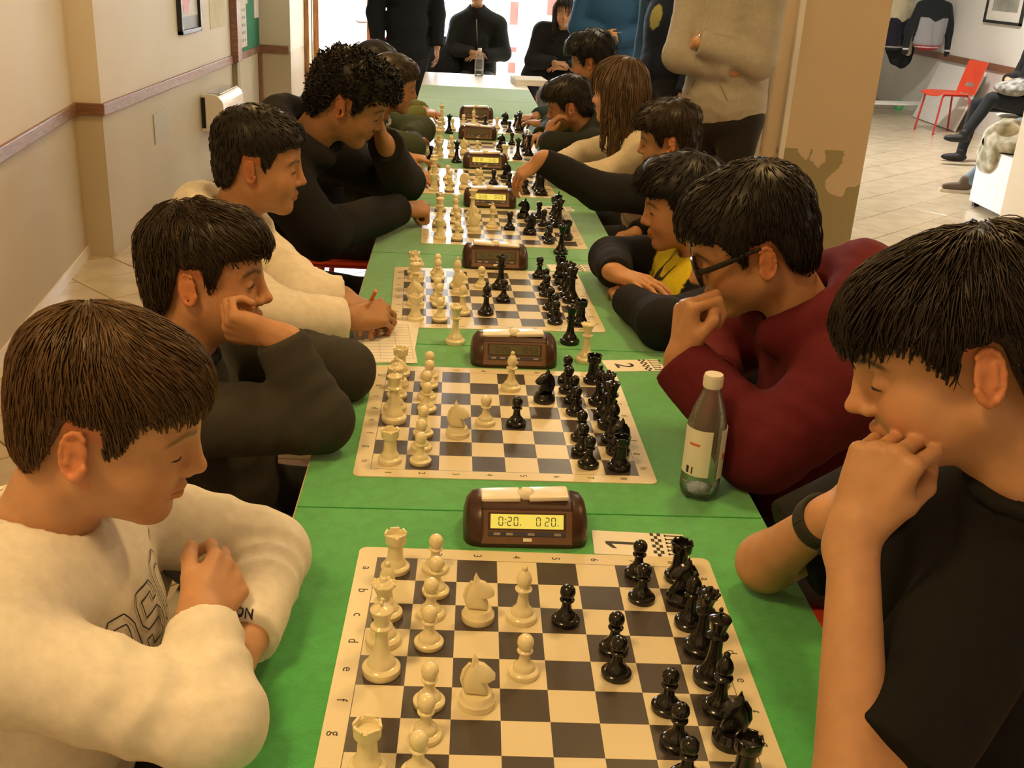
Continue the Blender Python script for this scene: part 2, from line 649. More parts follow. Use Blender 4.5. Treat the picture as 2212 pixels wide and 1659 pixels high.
for lo, hi in (((0, -.24, 0), (.03, -.215, .62)), ((0, .215, 0), (.03, .24, .62)), ((0, -.24, 0), (.03, .24, .025)), ((0, -.24, .595), (.03, .24, .62))):
    MB().box(lo, hi, bev=.003).build('frame_bar', M_FRAME, pf)
MB().box((0, -.215, .025), (.012, .215, .595)).build('print', mat('poster_grey', (.52, .50, .47), .5, col2=(.70, .68, .64), vscale=4), pf)
MB().box((.012, -.215, .025), (.0135, .215, .10)).build('print_foot', mat('poster_dark', (.22, .23, .22), .5), pf)
fig = [(.0135, -.06 + .13*math.cos(a)*(.8 + .25*math.sin(3*a)), .20 + .11*math.sin(a)*(.9 + .2*math.cos(2*a))) for a in np.linspace(0, 2*PI, 18)[:-1]]
MB().add(fig, [tuple(range(17))]).build('pink_figure', mat('poster_pink', (.72, .20, .20), .5), pf)
nt_ = empty('wall_notice', (XW, 6.51, .985), 0, 'plain cream paper notice between the framed poster and brown pipe', 'notice')
MB().box((0, -.22, 0), (.003, .22, .5)).build('sheet', mat('cream_paper', (.70, .62, .44), .8, var=.06), nt_)
MB().box((.003, -.17, .30), (.0035, .17, .44)).build('printed_block', mat('cream_print', (.56, .50, .36), .8), nt_)
pp = struct('trim_10', MB().box((XW, 6.88, .72), (XW+.055, 7.02, 3.0), bev=.006), M_RAIL)
struct('trim_11', MB().box((XW, 6.90, 0), (XW+.04, 6.99, .72), bev=.004), mat('olive_pipe_paint', (.30, .26, .15), .5))
struct('trim_12', MB().box((XW, 7.86, 0), (XW+.03, 7.90, .72), bev=.004), M_RAIL)
gb = empty('green_notice_board', (XW+.002, 7.055, .775), 0, 'green felt notice board with pinned white sheets in the corner', 'notice board')
MB().box((0, 0, 0), (.018, .80, 1.0)).build('board', mat('green_felt_board', (.035, .20, .105), .9, var=.1), gb)
M_PAPER = mat('white_paper', (.82, .80, .74), .85, var=.02)
for k, (y0, y1, z0, z1) in enumerate([(.02, .30, .03, .36), (.10, .36, .34, .75), (.60, .77, .22, .75)]):
    pg = MB().box((.018, y0, z0), (.021 + .002*k, y1, z1)).build('sheet', M_PAPER, gb)
    mb = MB()
    for r_ in range(5):
        for c_ in range(3):
            zz, yy = z1 - .05 - r_*.055, y0 + .04 + c_*.075
            if zz > z0 + .03 and yy + .05 < y1:
                mb.box((.0212 + .002*k, yy, zz-.02), (.0216 + .002*k, yy+.045, zz))
    if mb.n:
        mb.build('printed_block', mat('grey_print', (.35, .36, .38), .8), pg)


# ------------------------------------------------------------------ tables
TZ = 0.74
M_GREEN = mat('green_felt', (.040, .40, .075), .85, var=.10, vscale=60, bump=.35, bscale=420, spec=.15, sheen=.9)
M_EDGE = mat('pale_table_edge', (.70, .56, .34), .5, var=.15)
M_TLEG = mat('table_leg_metal', (.20, .19, .18), .4, metal=.7)
M_WTOP = mat('white_laminate', (.86, .85, .82), .35, var=.02)


def table(y0, y1, label, white=False):
    yc = (y0+y1)/2
    xc = .223 - .0215*(yc - .1)
    L = (y1 - y0)/2 - .0012
    t = empty('table', (xc, yc, 0), .0215, label, 'table', 'small tables pushed into one long row')
    w = .36
    MB().box((-w, -L, TZ-.03), (w, L, TZ-.004), bev=.002).build('table_top', M_EDGE, t)
    MB().box((-w+.003, -L, TZ-.004), (w-.003, L, TZ), bev=.0012).build('top_surface' if white else 'felt_cover', M_WTOP if white else M_GREEN, t)
    for sx in (-1, 1):
        for sy in (-1, 1):
            MB().box((sx*.31-.015, sy*(L-.06)-.015, 0), (sx*.31+.015, sy*(L-.06)+.015, TZ-.03), bev=.003).build('leg', M_TLEG, t)
    for sx in (-1, 1):
        MB().box((sx*.31-.01, -L+.07, TZ-.09), (sx*.31+.01, L-.07, TZ-.03)).build('apron', M_TLEG, t)
    return t


seams = [-.62, .147, .883, 1.632, 2.375, 3.11, 3.845, 4.58, 5.24, 5.92]
ords = ['nearest', 'second', 'third', 'fourth', 'fifth', 'sixth', 'seventh']
for i in range(9):
    lb = ('green-topped table carrying the %s chessboard' % ords[i]) if i < 7 else ['empty green-topped table just beyond the farthest chessboard', 'last green-topped table, next to the white table'][i-7]
    table(seams[i], seams[i+1], lb)
table(5.925, 6.78, 'white table at the far end holding the water bottle', white=True)

# ------------------------------------------------------------------ chessboards
SQ = 0.055


def board_mat():
    m, nt, b = _mat('vinyl_chessboard')
    N, L = nt.nodes, nt.links
    tc = N.new('ShaderNodeTexCoord')
    sp = N.new('ShaderNodeSeparateXYZ')
    L.new(tc.outputs['Object'], sp.inputs[0])

    def math_(op, a, bb=None):
        n = N.new('ShaderNodeMath')
        n.operation = op
        for i, v in enumerate((a, bb)):
            if v is None:
                continue
            if isinstance(v, (int, float)):
                n.inputs[i].default_value = v
            else:
                L.new(v, n.inputs[i])
        return n.outputs[0]
    fx = math_('FLOOR', math_('DIVIDE', sp.outputs['X'], SQ))
    fy = math_('FLOOR', math_('DIVIDE', sp.outputs['Y'], SQ))
    par = math_('FLOORED_MODULO', math_('ADD', fx, fy), 2.0)
    # a1 is at x in [-4,-3], y in [3,4]  -> (-4+3) odd -> dark
    ins = math_('MULTIPLY', math_('LESS_THAN', math_('ABSOLUTE', sp.outputs['X']), 4*SQ), math_('LESS_THAN', math_('ABSOLUTE', sp.outputs['Y']), 4*SQ))
    dark = math_('MULTIPLY', par, ins)
    mx = math_('MAXIMUM', math_('ABSOLUTE', sp.outputs['X']), math_('ABSOLUTE', sp.outputs['Y']))
    line = math_('MULTIPLY', math_('GREATER_THAN', mx, 4*SQ), math_('LESS_THAN', mx, 4*SQ+.0009))
    dark = math_('MAXIMUM', dark, line)
    mix = N.new('ShaderNodeMix')
    mix.data_type = 'RGBA'
    mix.inputs[6].default_value = (.74, .66, .46, 1)
    mix.inputs[7].default_value = (.062, .050, .044, 1)
    L.new(dark, mix.inputs[0])
    L.new(mix.outputs[2], b.inputs['Base Color'])
    b.inputs['Roughness'].default_value = .30
    b.inputs['Specular IOR Level'].default_value = .55
    nz = N.new('ShaderNodeTexNoise')
    nz.inputs['Scale'].default_value = 9
    L.new(tc.outputs['Object'], nz.inputs['Vector'])
    bp = N.new('ShaderNodeBump')
    bp.inputs['Strength'].default_value = .12
    bp.inputs['Distance'].default_value = .01
    L.new(nz.outputs['Fac'], bp.inputs['Height'])
    L.new(bp.outputs['Normal'], b.inputs['Normal'])
    return m


M_BOARD = board_mat()
M_INK = mat('print_ink', (.03, .028, .025), .5)


def rounded_slab(hw, hh, r, z0, z1, seg=6):
    P = []
    for cx, cy, a0 in ((hw-r, hh-r, 0), (-hw+r, hh-r, PI/2), (-hw+r, -hh+r, PI), (hw-r, -hh+r, 1.5*PI)):
        for k in range(seg+1):
            a = a0 + k*PI/2/seg
            P.append((cx + r*math.cos(a), cy + r*math.sin(a)))
    return MB().prism(P, 2, z0, z1)


mb = MB()
for i, ch in enumerate('12345678'):
    V, Fc = text_mesh(ch, .016)
    for sy in (1, -1):
        mb.add(V @ rotz(-PI/2).T + np.array([(i-3.5)*SQ, sy*(4*SQ+.0125), 0]), Fc)
for i, ch in enumerate('abcdefgh'):
    V, Fc = text_mesh(ch, .018)
    for sx in (1, -1):
        mb.add(V @ rotz(-PI/2).T + np.array([sx*(4*SQ+.0125), (3.5-i)*SQ, 0]), Fc)
prt = mb.build('coordinate_print', M_INK)
PRINT_ME = prt.data
bpy.data.objects.remove(prt)
bd0 = rounded_slab(.2475, .2475, .012, 0, .0016).build('chessboard', M_BOARD)
BOARD_ME = bd0.data
bpy.data.objects.remove(bd0)
BOARDS = [((.22, -.22), 0.0), ((-.046 + .22*math.cos(.0215) + .22*math.sin(.0215), .712 + .22*math.sin(.0215) - .22*math.cos(.0215)), .0215),
          ((.169, 1.241), .055), ((.201, 1.999), .04), ((.154, 2.705), .05), ((.146, 3.425), .045), ((.127, 4.18), .05)]
for i, ((x, y), th) in enumerate(BOARDS):
    o = bpy.data.objects.new('chessboard', BOARD_ME)
    link(o)
    o.location = (x, y, TZ)
    o.rotation_euler = (0, 0, th)
    tag(o, ('cream and black rollable chessboard nearest the camera' if i == 0 else 'cream and black rollable chessboard, %s from the camera along the row' % ords[i]), 'chessboard', 'chessboards along the row of tables')
    c = bpy.data.objects.new('coordinate_print', PRINT_ME)
    link(c, o)
    c.location = (0, 0, .00175)
    c['kind'] = 'stuff'

# ------------------------------------------------------------------ chess pieces (Staunton shapes)
M_CREAM = mat('cream_plastic', (.84, .76, .50), .20, var=.03, coat=.2, spec=.5)
M_EBONY = mat('black_piece_plastic', (.010, .0095, .011), .16, spec=.55)
PROF = {
 'pawn': [(.0160, 0), (.0168, .0015), (.0168, .0055), (.0150, .0075), (.0122, .0082), (.0118, .0118), (.0095, .0140), (.0070, .0170), (.0058, .022), (.0053, .0285), (.0085, .0300), (.0088, .0312), (.0078, .0326), (.0058, .0334), (.0082, .0368), (.0092, .0412), (.0086, .0455), (.0060, .0490), (.0030, .0503), (.0003, .0507)],
 'rook': [(.0185, 0), (.0192, .0018), (.0192, .0068), (.0172, .0090), (.0145, .0100), (.0140, .0140), (.0118, .0165), (.0106, .022), (.0098, .036), (.0100, .040), (.0132, .0425), (.0140, .0440), (.0142, .0545), (.0116, .0545), (.0110, .0490), (.0003, .0485)],
 'bishop': [(.0180, 0), (.0187, .0018), (.0187, .0065), (.0165, .0088), (.0138, .0098), (.0132, .0138), (.0105, .0165), (.0078, .021), (.0064, .029), (.0058, .040), (.0102, .0420), (.0106, .0438), (.0072, .0458), (.0064, .0472), (.0090, .052), (.0096, .0565), (.0082, .062), (.0052, .067), (.0028, .0690), (.0037, .0710), (.0037, .0735), (.0022, .0755), (.0003, .076)],
 'queen': [(.0205, 0), (.0212, .002), (.0212, .0075), (.0188, .0102), (.0156, .0112), (.0150, .0162), (.0118, .0195), (.0088, .026), (.0070, .038), (.0064, .053), (.0112, .0555), (.0116, .0575), (.0080, .0600), (.0074, .064), (.0098, .072), (.0138, .0800), (.0130, .0815), (.0100, .0805), (.0080, .0835), (.0045, .0850), (.0042, .0875), (.0025, .0895), (.0003, .09)],
 'king': [(.0210, 0), (.0217, .002), (.0217, .0085), (.0192, .0112), (.0160, .0122), (.0154, .0175), (.0122, .0210), (.0094, .029), (.0075, .042), (.0070, .058), (.0120, .0605), (.0124, .0625), (.0088, .0650), (.0082, .068), (.0104, .076), (.0132, .0835), (.0122, .0850), (.0060, .0870), (.0030, .0885), (.0003, .089)],
}


def knight_mesh():
    mb = MB().lathe([(.0190, 0), (.0195, .002), (.0195, .0075), (.0172, .010), (.0166, .0135), (.0150, .0155), (.0003, .0160)], 24)
    # head: side outline swept with a width profile, facing +x
    out = [(-.0125, .015), (-.0150, .024), (-.0140, .034), (-.0105, .044), (-.0060, .0510), (-.0030, .0580), (.0005, .0520), (.0060, .0505), (.0120, .0450), (.0175, .0390), (.0180, .0350), (.0150, .0325), (.0105, .0340), (.0070, .0330), (.0075, .0280), (.0110, .0220), (.0118, .015)]
    out = np.array(out)
    c = np.array([-.001, .034])
    n = len(out)
    V, Fc = [], []
    rings = [(-1.0, .52), (-.86, .80), (-.4, 1.0), (.4, 1.0), (.86, .80), (1.0, .52)]
    for t, s in rings:
        for p in out:
            q = c + (p - c)*s if abs(t) > .5 else p
            wz = .0082*(1.15 - .35*(q[1]-.015)/.04)
            V.append((q[0], t*wz, q[1]))
    for r in range(len(rings)-1):
        for i in range(n):
            j = (i+1) % n
            Fc.append((r*n+i, r*n+j, (r+1)*n+j, (r+1)*n+i))
    Fc.append(tuple(range(n)))
    Fc.append(tuple((len(rings)-1)*n + i for i in range(n-1, -1, -1)))
    mb.add(V, Fc)
    # ears, mane ridge
    for s in (-1, 1):
        mb.lathe([(.0028, .0), (.0022, .004), (.0003, .009)], 8, (-.0045, s*.0035, .0510))
    mb.tube([(-.0135, 0, .020), (-.0158, 0, .030), (-.0135, 0, .041), (-.0085, 0, .050)], [.0022, .003, .003, .002], 8)
    return mb


def piece_mesh(kind):
    mb = MB()
    if kind == 'knight':
        mb = knight_mesh()
    else:
        mb.lathe(PROF[kind], 28, cap=False)
        if kind == 'rook':
            for k in range(5):
                a = k*2*PI/5 + .4
                R = rotz(a)
                mb.box((.0112, -.0062, .0535), (.0141, .0062, .0575), R=R, bev=.0006)
        if kind == 'queen':
            for k in range(9):
                a = k*2*PI/9
                mb.lathe([(.0022, 0), (.0024, .0018), (.0010, .0035), (.0002, .0038)], 8, (.0128*math.cos(a), .0128*math.sin(a), .0800))
        if kind == 'king':
            mb.box((-.0016, -.0016, .0875), (.0016, .0016, .0980), bev=.0004)
            mb.box((-.0016, -.0045, .0920), (.0016, .0045, .0948), bev=.0004)
    return mb


PM = {}
for kd in ('pawn', 'rook', 'knight', 'bishop', 'queen', 'king'):
    for cl, mm in (('white', M_CREAM), ('black', M_EBONY)):
        o = piece_mesh(kd).build(kd, mm, smooth=True, angle=.7)
        if kd == 'bishop':
            pass
        PM[kd, cl] = o.data
        bpy.data.objects.remove(o)
PSC = {'pawn': 1.08, 'rook': 1.02, 'knight': 1.08, 'bishop': 1.04, 'queen': 1.02, 'king': 1.03}
KN = {'P': 'pawn', 'R': 'rook', 'N': 'knight', 'B': 'bishop', 'Q': 'queen', 'K': 'king'}
TAKEN = set()
GRP = {'white': 'white chess pieces', 'black': 'black chess pieces'}


def put_piece(kind, colr, x, y, label, rz=None, z=TZ):
    o = bpy.data.objects.new(('white_' if colr == 'white' else 'black_') + kind, PM[kind, colr])
    link(o)
    o.location = (x, y, z)
    s = PSC[kind]
    o.scale = (s, s, s)
    if rz is None:
        rz = (0 if colr == 'white' else PI) + random.uniform(-.25, .25)
    o.rotation_euler = (0, 0, rz)
    tag(o, label, 'chess piece', GRP[colr])
    return o


def sq_pos(b, f, r):
    (x, y), th = BOARDS[b]
    lx, ly = (r - 3.5)*SQ, (3.5 - f)*SQ
    return x + math.cos(th)*lx - math.sin(th)*ly, y + math.sin(th)*lx + math.cos(th)*ly


def on_square(b, code, colr):
    k = KN[code[0]]
    f, r = 'abcdefgh'.index(code[1]), int(code[2]) - 1
    x, y = sq_pos(b, f, r)
    TAKEN.add((b, f, r))
    put_piece(k, colr, x + random.uniform(-.004, .004), y + random.uniform(-.004, .004), '%s %s on square %s of the %s chessboard' % (colr, k, code[1:], ords[b]), z=TZ+.0017)


def by_pixel(b, code, colr, u, v):
    """piece whose foot stands at this picture point of board b, moved to the middle of its square"""
    p = az(u, v, TZ)
    (x, y), th = BOARDS[b]
    dx, dy = p[0]-x, p[1]-y
    lx, ly = math.cos(th)*dx + math.sin(th)*dy, -math.sin(th)*dx + math.cos(th)*dy
    r = min(7, max(0, int(math.floor(lx/SQ + 4))))
    f = min(7, max(0, int(math.floor(4 - ly/SQ))))
    for df, dr in ((0, 0), (1, 0), (-1, 0), (0, 1), (0, -1), (1, 1), (-1, -1), (2, 0), (-2, 0), (3, 0), (-3, 0)):
        if (b, f+df, r+dr) not in TAKEN and 0 <= f+df < 8 and 0 <= r+dr < 8:
            on_square(b, '%s%s%d' % (code, 'abcdefgh'[f+df], r+dr+1), colr)
            return


for c in 'Ra1 Bc1 Qd1 Ke1 Rh1 Pa2 Pb2 Pc2 Pd2 Pf2 Pg2 Ph2 Nc3 Nf3 Bc4 Pe4'.split():
    on_square(0, c, 'white')
for c in 'Ra8 Nb8 Bc8 Qd8 Ke8 Bf8 Ng8 Rh8 Pa7 Pb7 Pf7 Pg7 Ph7 Pd6 Pe6 Pc5'.split():
    on_square(0, c, 'black')
for c in 'Ra1 Nb1 Bc1 Qd1 Ke1 Rh1 Pa2 Pb2 Pc2 Pd2 Pf2 Pg2 Ph2 Nf3 Pe4 Bb5'.split():
    on_square(1, c, 'white')
for c in 'Ra8 Bc8 Qd8 Ke8 Bf8 Ng8 Rh8 Pa7 Pb7 Pc7 Pd7 Pf7 Pg7 Ph7 Nc6 Pe5'.split():
    on_square(1, c, 'black')


def r4(x, y):
    return 750 + x/3.0729, 520 + y/3.0729


def r5(x, y):
    return 850 + x/3.858, 150 + y/3.858


W, B = 'white', 'black'
for code, c, x, y in [('R', W, 462, 222), ('N', W, 435, 262), ('Q', W, 432, 330), ('K', W, 408, 385), ('N', W, 452, 445), ('R', W, 435, 540), ('P', W, 594, 232), ('P', W, 590, 265), ('B', W, 745, 310), ('N', W, 705, 355), ('P', W, 850, 305), ('P', W, 632, 400), ('P', W, 580, 445), ('P', W, 555, 535), ('B', W, 725, 480),
                      ('Q', B, 1035, 318), ('P', B, 1060, 408), ('B', B, 915, 495), ('P', B, 1275, 245), ('P', B, 1288, 325), ('P', B, 1332, 372), ('P', B, 1346, 450), ('P', B, 1380, 540), ('R', B, 1410, 240), ('N', B, 1412, 288), ('B', B, 1452, 325), ('Q', B, 1455, 372), ('K', B, 1492, 412), ('R', B, 1565, 565), ('P', B, 1345, 490)]:
    by_pixel(2, code, c, *r4(x, y))
for code, c, x, y in [('K', W, 370, 1315), ('R', W, 398, 1190), ('R', W, 345, 1430), ('P', W, 548, 1222), ('P', W, 500, 1290), ('P', W, 522, 1362), ('P', W, 492, 1432), ('N', W, 655, 1370), ('Q', W, 668, 1230), ('B', W, 795, 1335), ('N', W, 640, 1300), ('B', W, 345, 1260), ('P', W, 520, 1190),
                      ('P', B, 950, 1342), ('N', B, 1095, 1245), ('N', B, 1115, 1382), ('P', B, 1200, 1252), ('P', B, 1245, 1312), ('P', B, 1255, 1425), ('P', B, 1305, 1458), ('R', B, 1352, 1220), ('Q', B, 1385, 1325), ('K', B, 1428, 1290), ('R', B, 1425, 1425), ('B', B, 1400, 1260)]:
    by_pixel(3, code, c, *r5(x, y))
for code, c, x, y in [('K', W, 330, 905), ('R', W, 305, 1022), ('Q', W, 345, 945), ('P', W, 475, 922), ('P', W, 440, 1032), ('N', W, 565, 1002), ('P', W, 705, 962), ('B', W, 730, 990), ('R', W, 300, 860), ('P', W, 440, 975),
                      ('P', B, 815, 967), ('N', B, 940, 912), ('P', B, 965, 992), ('P', B, 1060, 1052), ('B', B, 1095, 1002), ('Q', B, 1160, 992), ('K', B, 1182, 1080), ('R', B, 1225, 1052), ('P', B, 1050, 945), ('R', B, 1180, 880)]:
    by_pixel(4, code, c, *r5(x, y))
for code, c, x, y in [('K', W, 380, 602), ('R', W, 370, 725), ('B', W, 480, 722), ('N', W, 590, 702), ('P', W, 680, 692), ('Q', W, 370, 660), ('P', W, 480, 660), ('N', B, 875, 662), ('P', B, 905, 702), ('P', B, 975, 612), ('Q', B, 1015, 742), ('R', B, 1085, 642), ('K', B, 1112, 722), ('B', B, 1105, 680), ('R', W, 968, 758)]:
    by_pixel(5, code, c, *r5(x, y))
for code, c, x, y in [('K', W, 400, 442), ('R', W, 375, 502), ('P', W, 490, 502), ('P', W, 580, 472), ('B', W, 675, 462), ('P', W, 848, 492), ('P', B, 745, 474), ('N', B, 940, 462), ('P', B, 945, 522), ('Q', B, 1015, 500), ('R', B, 1045, 470), ('K', B, 1062, 522)]:
    by_pixel(6, code, c, *r5(x, y))
for k, c, (u, v), lb in [('queen', W, (983, 741), 'spare white queen standing on the felt left of the second clock'), ('queen', B, (1230, 741), 'spare black queen standing on the felt right of the second clock'),
                         ('queen', W, (1264, 780), 'spare white queen standing beside the number two card'), ('queen', B, (1211, 548), 'spare black queen standing on the felt right of the third clock'),
                         ('queen', B, (986, 351), 'captured black queen left of the fifth clock'), ('pawn', B, (931, 343), 'captured black pawn between the fifth and sixth boards'),
                         ('knight', B, (909, 342), "captured black knight at the table edge beside a player's fingers"), ('queen', B, (970, 288), 'captured black queen at the near edge of the seventh board')]:
    p = az(u, v, TZ)
    put_piece(k, c, p[0], p[1], lb)

# ------------------------------------------------------------------ chess clocks
M_CLOCK = mat('brown_clock_plastic', (.055, .024, .016), .32, var=.08, vscale=40)
M_CLOCKF = mat('bronze_clock_front', (.16, .085, .045), .42, var=.06, vscale=60)
M_LEVER = mat('ivory_lever', (.84, .79, .68), .3)
M_LCDON = mat('lit_lcd', (.62, .58, .10), .4, emit=((.78, .70, .12), .42))
M_LCDOFF = mat('grey_lcd', (.105, .10, .055), .25)
M_BTN = mat('blue_grey_buttons', (.05, .05, .075), .4)
M_BTNL = mat('button_marks', (.30, .28, .30), .4)
SEG7 = {'0': 'abcdef', '1': 'bc', '2': 'abged', '3': 'abgcd', '4': 'fgbc', '5': 'afgcd', '6': 'afgedc', '7': 'abc', '8': 'abcdefg', '9': 'abcdfg'}


def seven_seg(txt, h):
    w, t = h*.52, h*.085
    mb = MB()
    x = 0
    for ch in txt:
        if ch == ' ':
            x += w*.5
            continue
        if ch in ':.':
            for yy in ([.28, .66] if ch == ':' else [.04]):
                mb.box((x, yy*h, 0), (x+t*1.3, yy*h+t*1.3, .0004))
            x += t*3
            continue
        S = dict(a=((t, h-t), (w-t, h)), g=((t, h/2-t/2), (w-t, h/2+t/2)), d=((t, 0), (w-t, t)), f=((0, h/2+t*.6), (t, h-t*.6)), e=((0, t*.6), (t, h/2-t*.6)), b=((w-t, h/2+t*.6), (w, h-t*.6)), c=((w-t, t*.6), (w, h/2-t*.6)))
        for s in SEG7[ch]:
            (a, b_), (c_, d_) = S[s]
            mb.box((x+a, b_, 0), (x+c_, d_, .0004))
        x += w + h*.22
    return mb, x


def clock(x, y, rz, label, lit, left, right, low=False):
    c = empty('chess_clock', (x, y, TZ), rz, label, 'chess clock', 'chess clocks between the boards')
    # end cheeks: rounded arches, slightly tapering outwards
    arch = [(-.050 + .002, 0)] + [(.052*math.cos(a)*-1, .006 + .056*math.sin(a)**.8) for a in np.linspace(.05, PI-.05, 14)] + [(.050, 0)]
    for s in (-1, 1):
        n = len(arch)
        V, Fc = [], []
        for k, (xx, sc, lift) in enumerate(((.066, 1.0, 0), (.078, .96, 0), (.086, .80, 0), (.090, .55, 0))):
            for (p, q) in arch:
                V.append((s*xx, p*sc, q*sc))
        for k in range(3):
            for i in range(n):
                j = (i+1) % n
                Fc.append((k*n+i, k*n+j, (k+1)*n+j, (k+1)*n+i))
        Fc += [tuple(range(n)), tuple(3*n+i for i in range(n-1, -1, -1))]
        MB().add(V, Fc).build('end_cheek', M_CLOCK, c, smooth=True, angle=.9)
    prof = [(-.050, 0), (-.050, .006), (-.024, .050), (-.012, .056), (.024, .056), (.046, .020), (.050, 0)]
    MB().prism(prof, 0, -.068, .068).build('body', M_CLOCK, c, bevel=.002)
    # sloped front panel frame: local axes u (right), s (up the slope)
    sl = np.array([0, .026, .044])
    Ls = np.linalg.norm(sl)
    su = sl/Ls
    nrm = np.array([0, -su[2], su[1]])
    base = np.array([0, -.050, .006])
    Rm = np.stack([np.array([1., 0, 0]), su, nrm], 1)

    def panel(name, x0, x1, s0, s1, z0, z1, m, par, bev=0.0):
        return MB().box((x0, s0, z0), (x1, s1, z1), R=Rm, at=base, bev=bev).build(name, m, par)
    fr = panel('front_panel', -.066, .066, .0005, Ls-.003, -.001, .002, M_CLOCKF, c, .0008)
    panel('display_bezel', -.056, .056, .0205, .0450, .002, .0028, M_CLOCK, fr)
    lc = panel('display', -.0525, .0525, .0225, .0430, .0028, .0032, M_LCDON if lit else M_LCDOFF, c)
    for txt, xc in ((left, -.024), (right, .030)):
        mb_, w_ = seven_seg(txt, .0125)
        V = np.concatenate(mb_.v) + np.array([xc - w_/2, .0266, .0033])
        tag(MB().add(V @ Rm.T + base, mb_.f).build('digits', M_INK, lc), kind='stuff')
    panel('button_strip', -.056, .056, .0115, .0180, .002, .0030, M_BTN, c, .0006)
    for bx in (-.043, -.025, .006, .044):
        panel('button', bx-.005, bx+.005, .0128, .0166, .0030, .0040, M_BTNL, c, .0005)
    panel('centre_button', -.0055, .0075, .0042, .0092, .002, .0036, M_LEVER, c, .0008)
    # rocker lever
    tilt = -.05 if not low else .05
    mb = MB()
    for a, b_ in ((-.064, -.006), (.006, .064)):
        mb.box((a, -.018, .0545), (b_, .018, .0625), R=roty(tilt if True else 0), at=(0, .004, tilt*0), bev=.003)
    mb.build('rocker_lever', M_LEVER, c, smooth=True)
    MB().tube([(-.006, .004, .0550), (-.003, .004, .0575), (.003, .004, .0575), (.006, .004, .0550)], [.0105, .012, .012, .0105], 14).build('lever_hub', M_LEVER, c, smooth=True)
    return c


CL = [((1010, 1181), (1258, 1184)), ((1020, 792), (1198, 798)), ((1000, 580), (1137, 585)), ((1002, 447), (1113, 452)), ((1002, 363), (1093, 369)), ((992, 300), (1070, 305)), ((995, 255), (1062, 260))]
lcd = [(True, '0:20.', '0 20.'), (False, '0:20', '19:53'), (False, '0:19', '17:42'), (True, '0:20', '0:20'), (True, '0:18', '0:20'), (False, '0:17', '0:15'), (False, '0:16', '0:12')]
clab = ['brown chess clock with a lit yellow display reading 0:20, nearest the camera', 'dark-display brown chess clock behind the second chessboard', 'dark-display brown chess clock behind the third chessboard',
        'brown chess clock with a glowing yellow display behind the fourth chessboard', 'brown chess clock with a pale lit display behind the fifth chessboard', 'grey-looking chess clock behind the sixth chessboard', 'farthest chess clock, behind the seventh chessboard']
for i, (a, b_) in enumerate(CL):
    pa, pb = az(*a, TZ), az(*b_, TZ)
    ce = (pa + pb)/2
    clock(ce[0], ce[1] + .047, (.03, .03, .03, .03, .03, .03, .03)[i], clab[i], *lcd[i], low=i % 3 == 2)

# ------------------------------------------------------------------ number cards
for i, (P0, rz, w, num, lab) in enumerate([((.374, .062), -.03, .136, '1', 'white card printed 1 with a chequered strip beside the nearest clock'),
                                           ((.465, .800), .16, .125, '2', "white card printed 2 poking out from under a maroon sleeve"),
                                           ((.390, 1.548), .14, .125, '3', 'white card printed 3 behind the third chessboard'),
                                           ((.395, 2.30), .10, .125, '4', 'white card lying behind the fourth chessboard'),
                                           ((.36, 3.03), .08, .125, '5', 'white card lying behind the fifth chessboard'),
                                           ((.36, 3.77), .06, .125, '6', 'white card lying behind the sixth chessboard'),
                                           ((.37, 4.50), .05, .125, '7', 'white card lying behind the seventh chessboard')]):
    cd = MB().box((-w/2, -.033, 0), (w/2, .033, .0012)).build('number_card', M_PAPER)
    cd.location = (P0[0], P0[1], TZ)
    cd.rotation_euler = (0, 0, rz)
    tag(cd, lab, 'card', 'numbered cards')
    if num == '1':
        mb = MB().prism([(-.050, -.0035), (.004, -.0035), (.004, .0035), (-.050, .0035)], 2, .0012, .00135)
        mb.add([(-.050, .003, .0013), (-.050, -.0035, .0013), (-.041, -.0035, .0013), (-.034, -.0155, .0013), (-.041, -.0155, .0013)], [(0, 1, 2), (1, 3, 2), (1, 4, 3)])
        Vf = mb.v[0]
        Vf[:, 0] = -.046 - Vf[:, 0]
        Vf = mb.v[1]
        Vf[:, 0] = -.092 + .046 - Vf[:, 0]
        mb.v[0][:, 0] *= -1
        mb.v[0][:, 0] -= .046
        mb.v[1][:, 0] *= -1
        mb.v[1][:, 0] -= .046
    else:
        V, Fc = text_mesh(num, .056, bold=.0008)
        mb = MB().add(V @ rotz(-PI/2).T + np.array([-.022, 0, .0013]), Fc)
    for r_ in range(8):
        for c_ in range(3):
            if (r_ + c_) % 2:
                mb.box((.018 + c_*.0052, -.033 + r_*.00825, .0012), (.018 + (c_+1)*.0052, -.033 + (r_+1)*.00825, .00135))
    # row of printed chess men fading to the left
    for r_ in range(6):
        yy = -.027 + r_*.0105
        hgt = .010 + .0028*r_
        mb.box((.041, yy, .0012), (.041 + hgt, yy + .0030, .00135))
        mb.lathe([(.0026, .0012), (.0026, .00135)], 10, (.041 + hgt, yy+.0015, 0))
        mb.box((.039, yy-.0016, .0012), (.0415, yy+.0048, .00135))
    mb.build('print', M_INK, cd)

# ------------------------------------------------------------------ water bottles


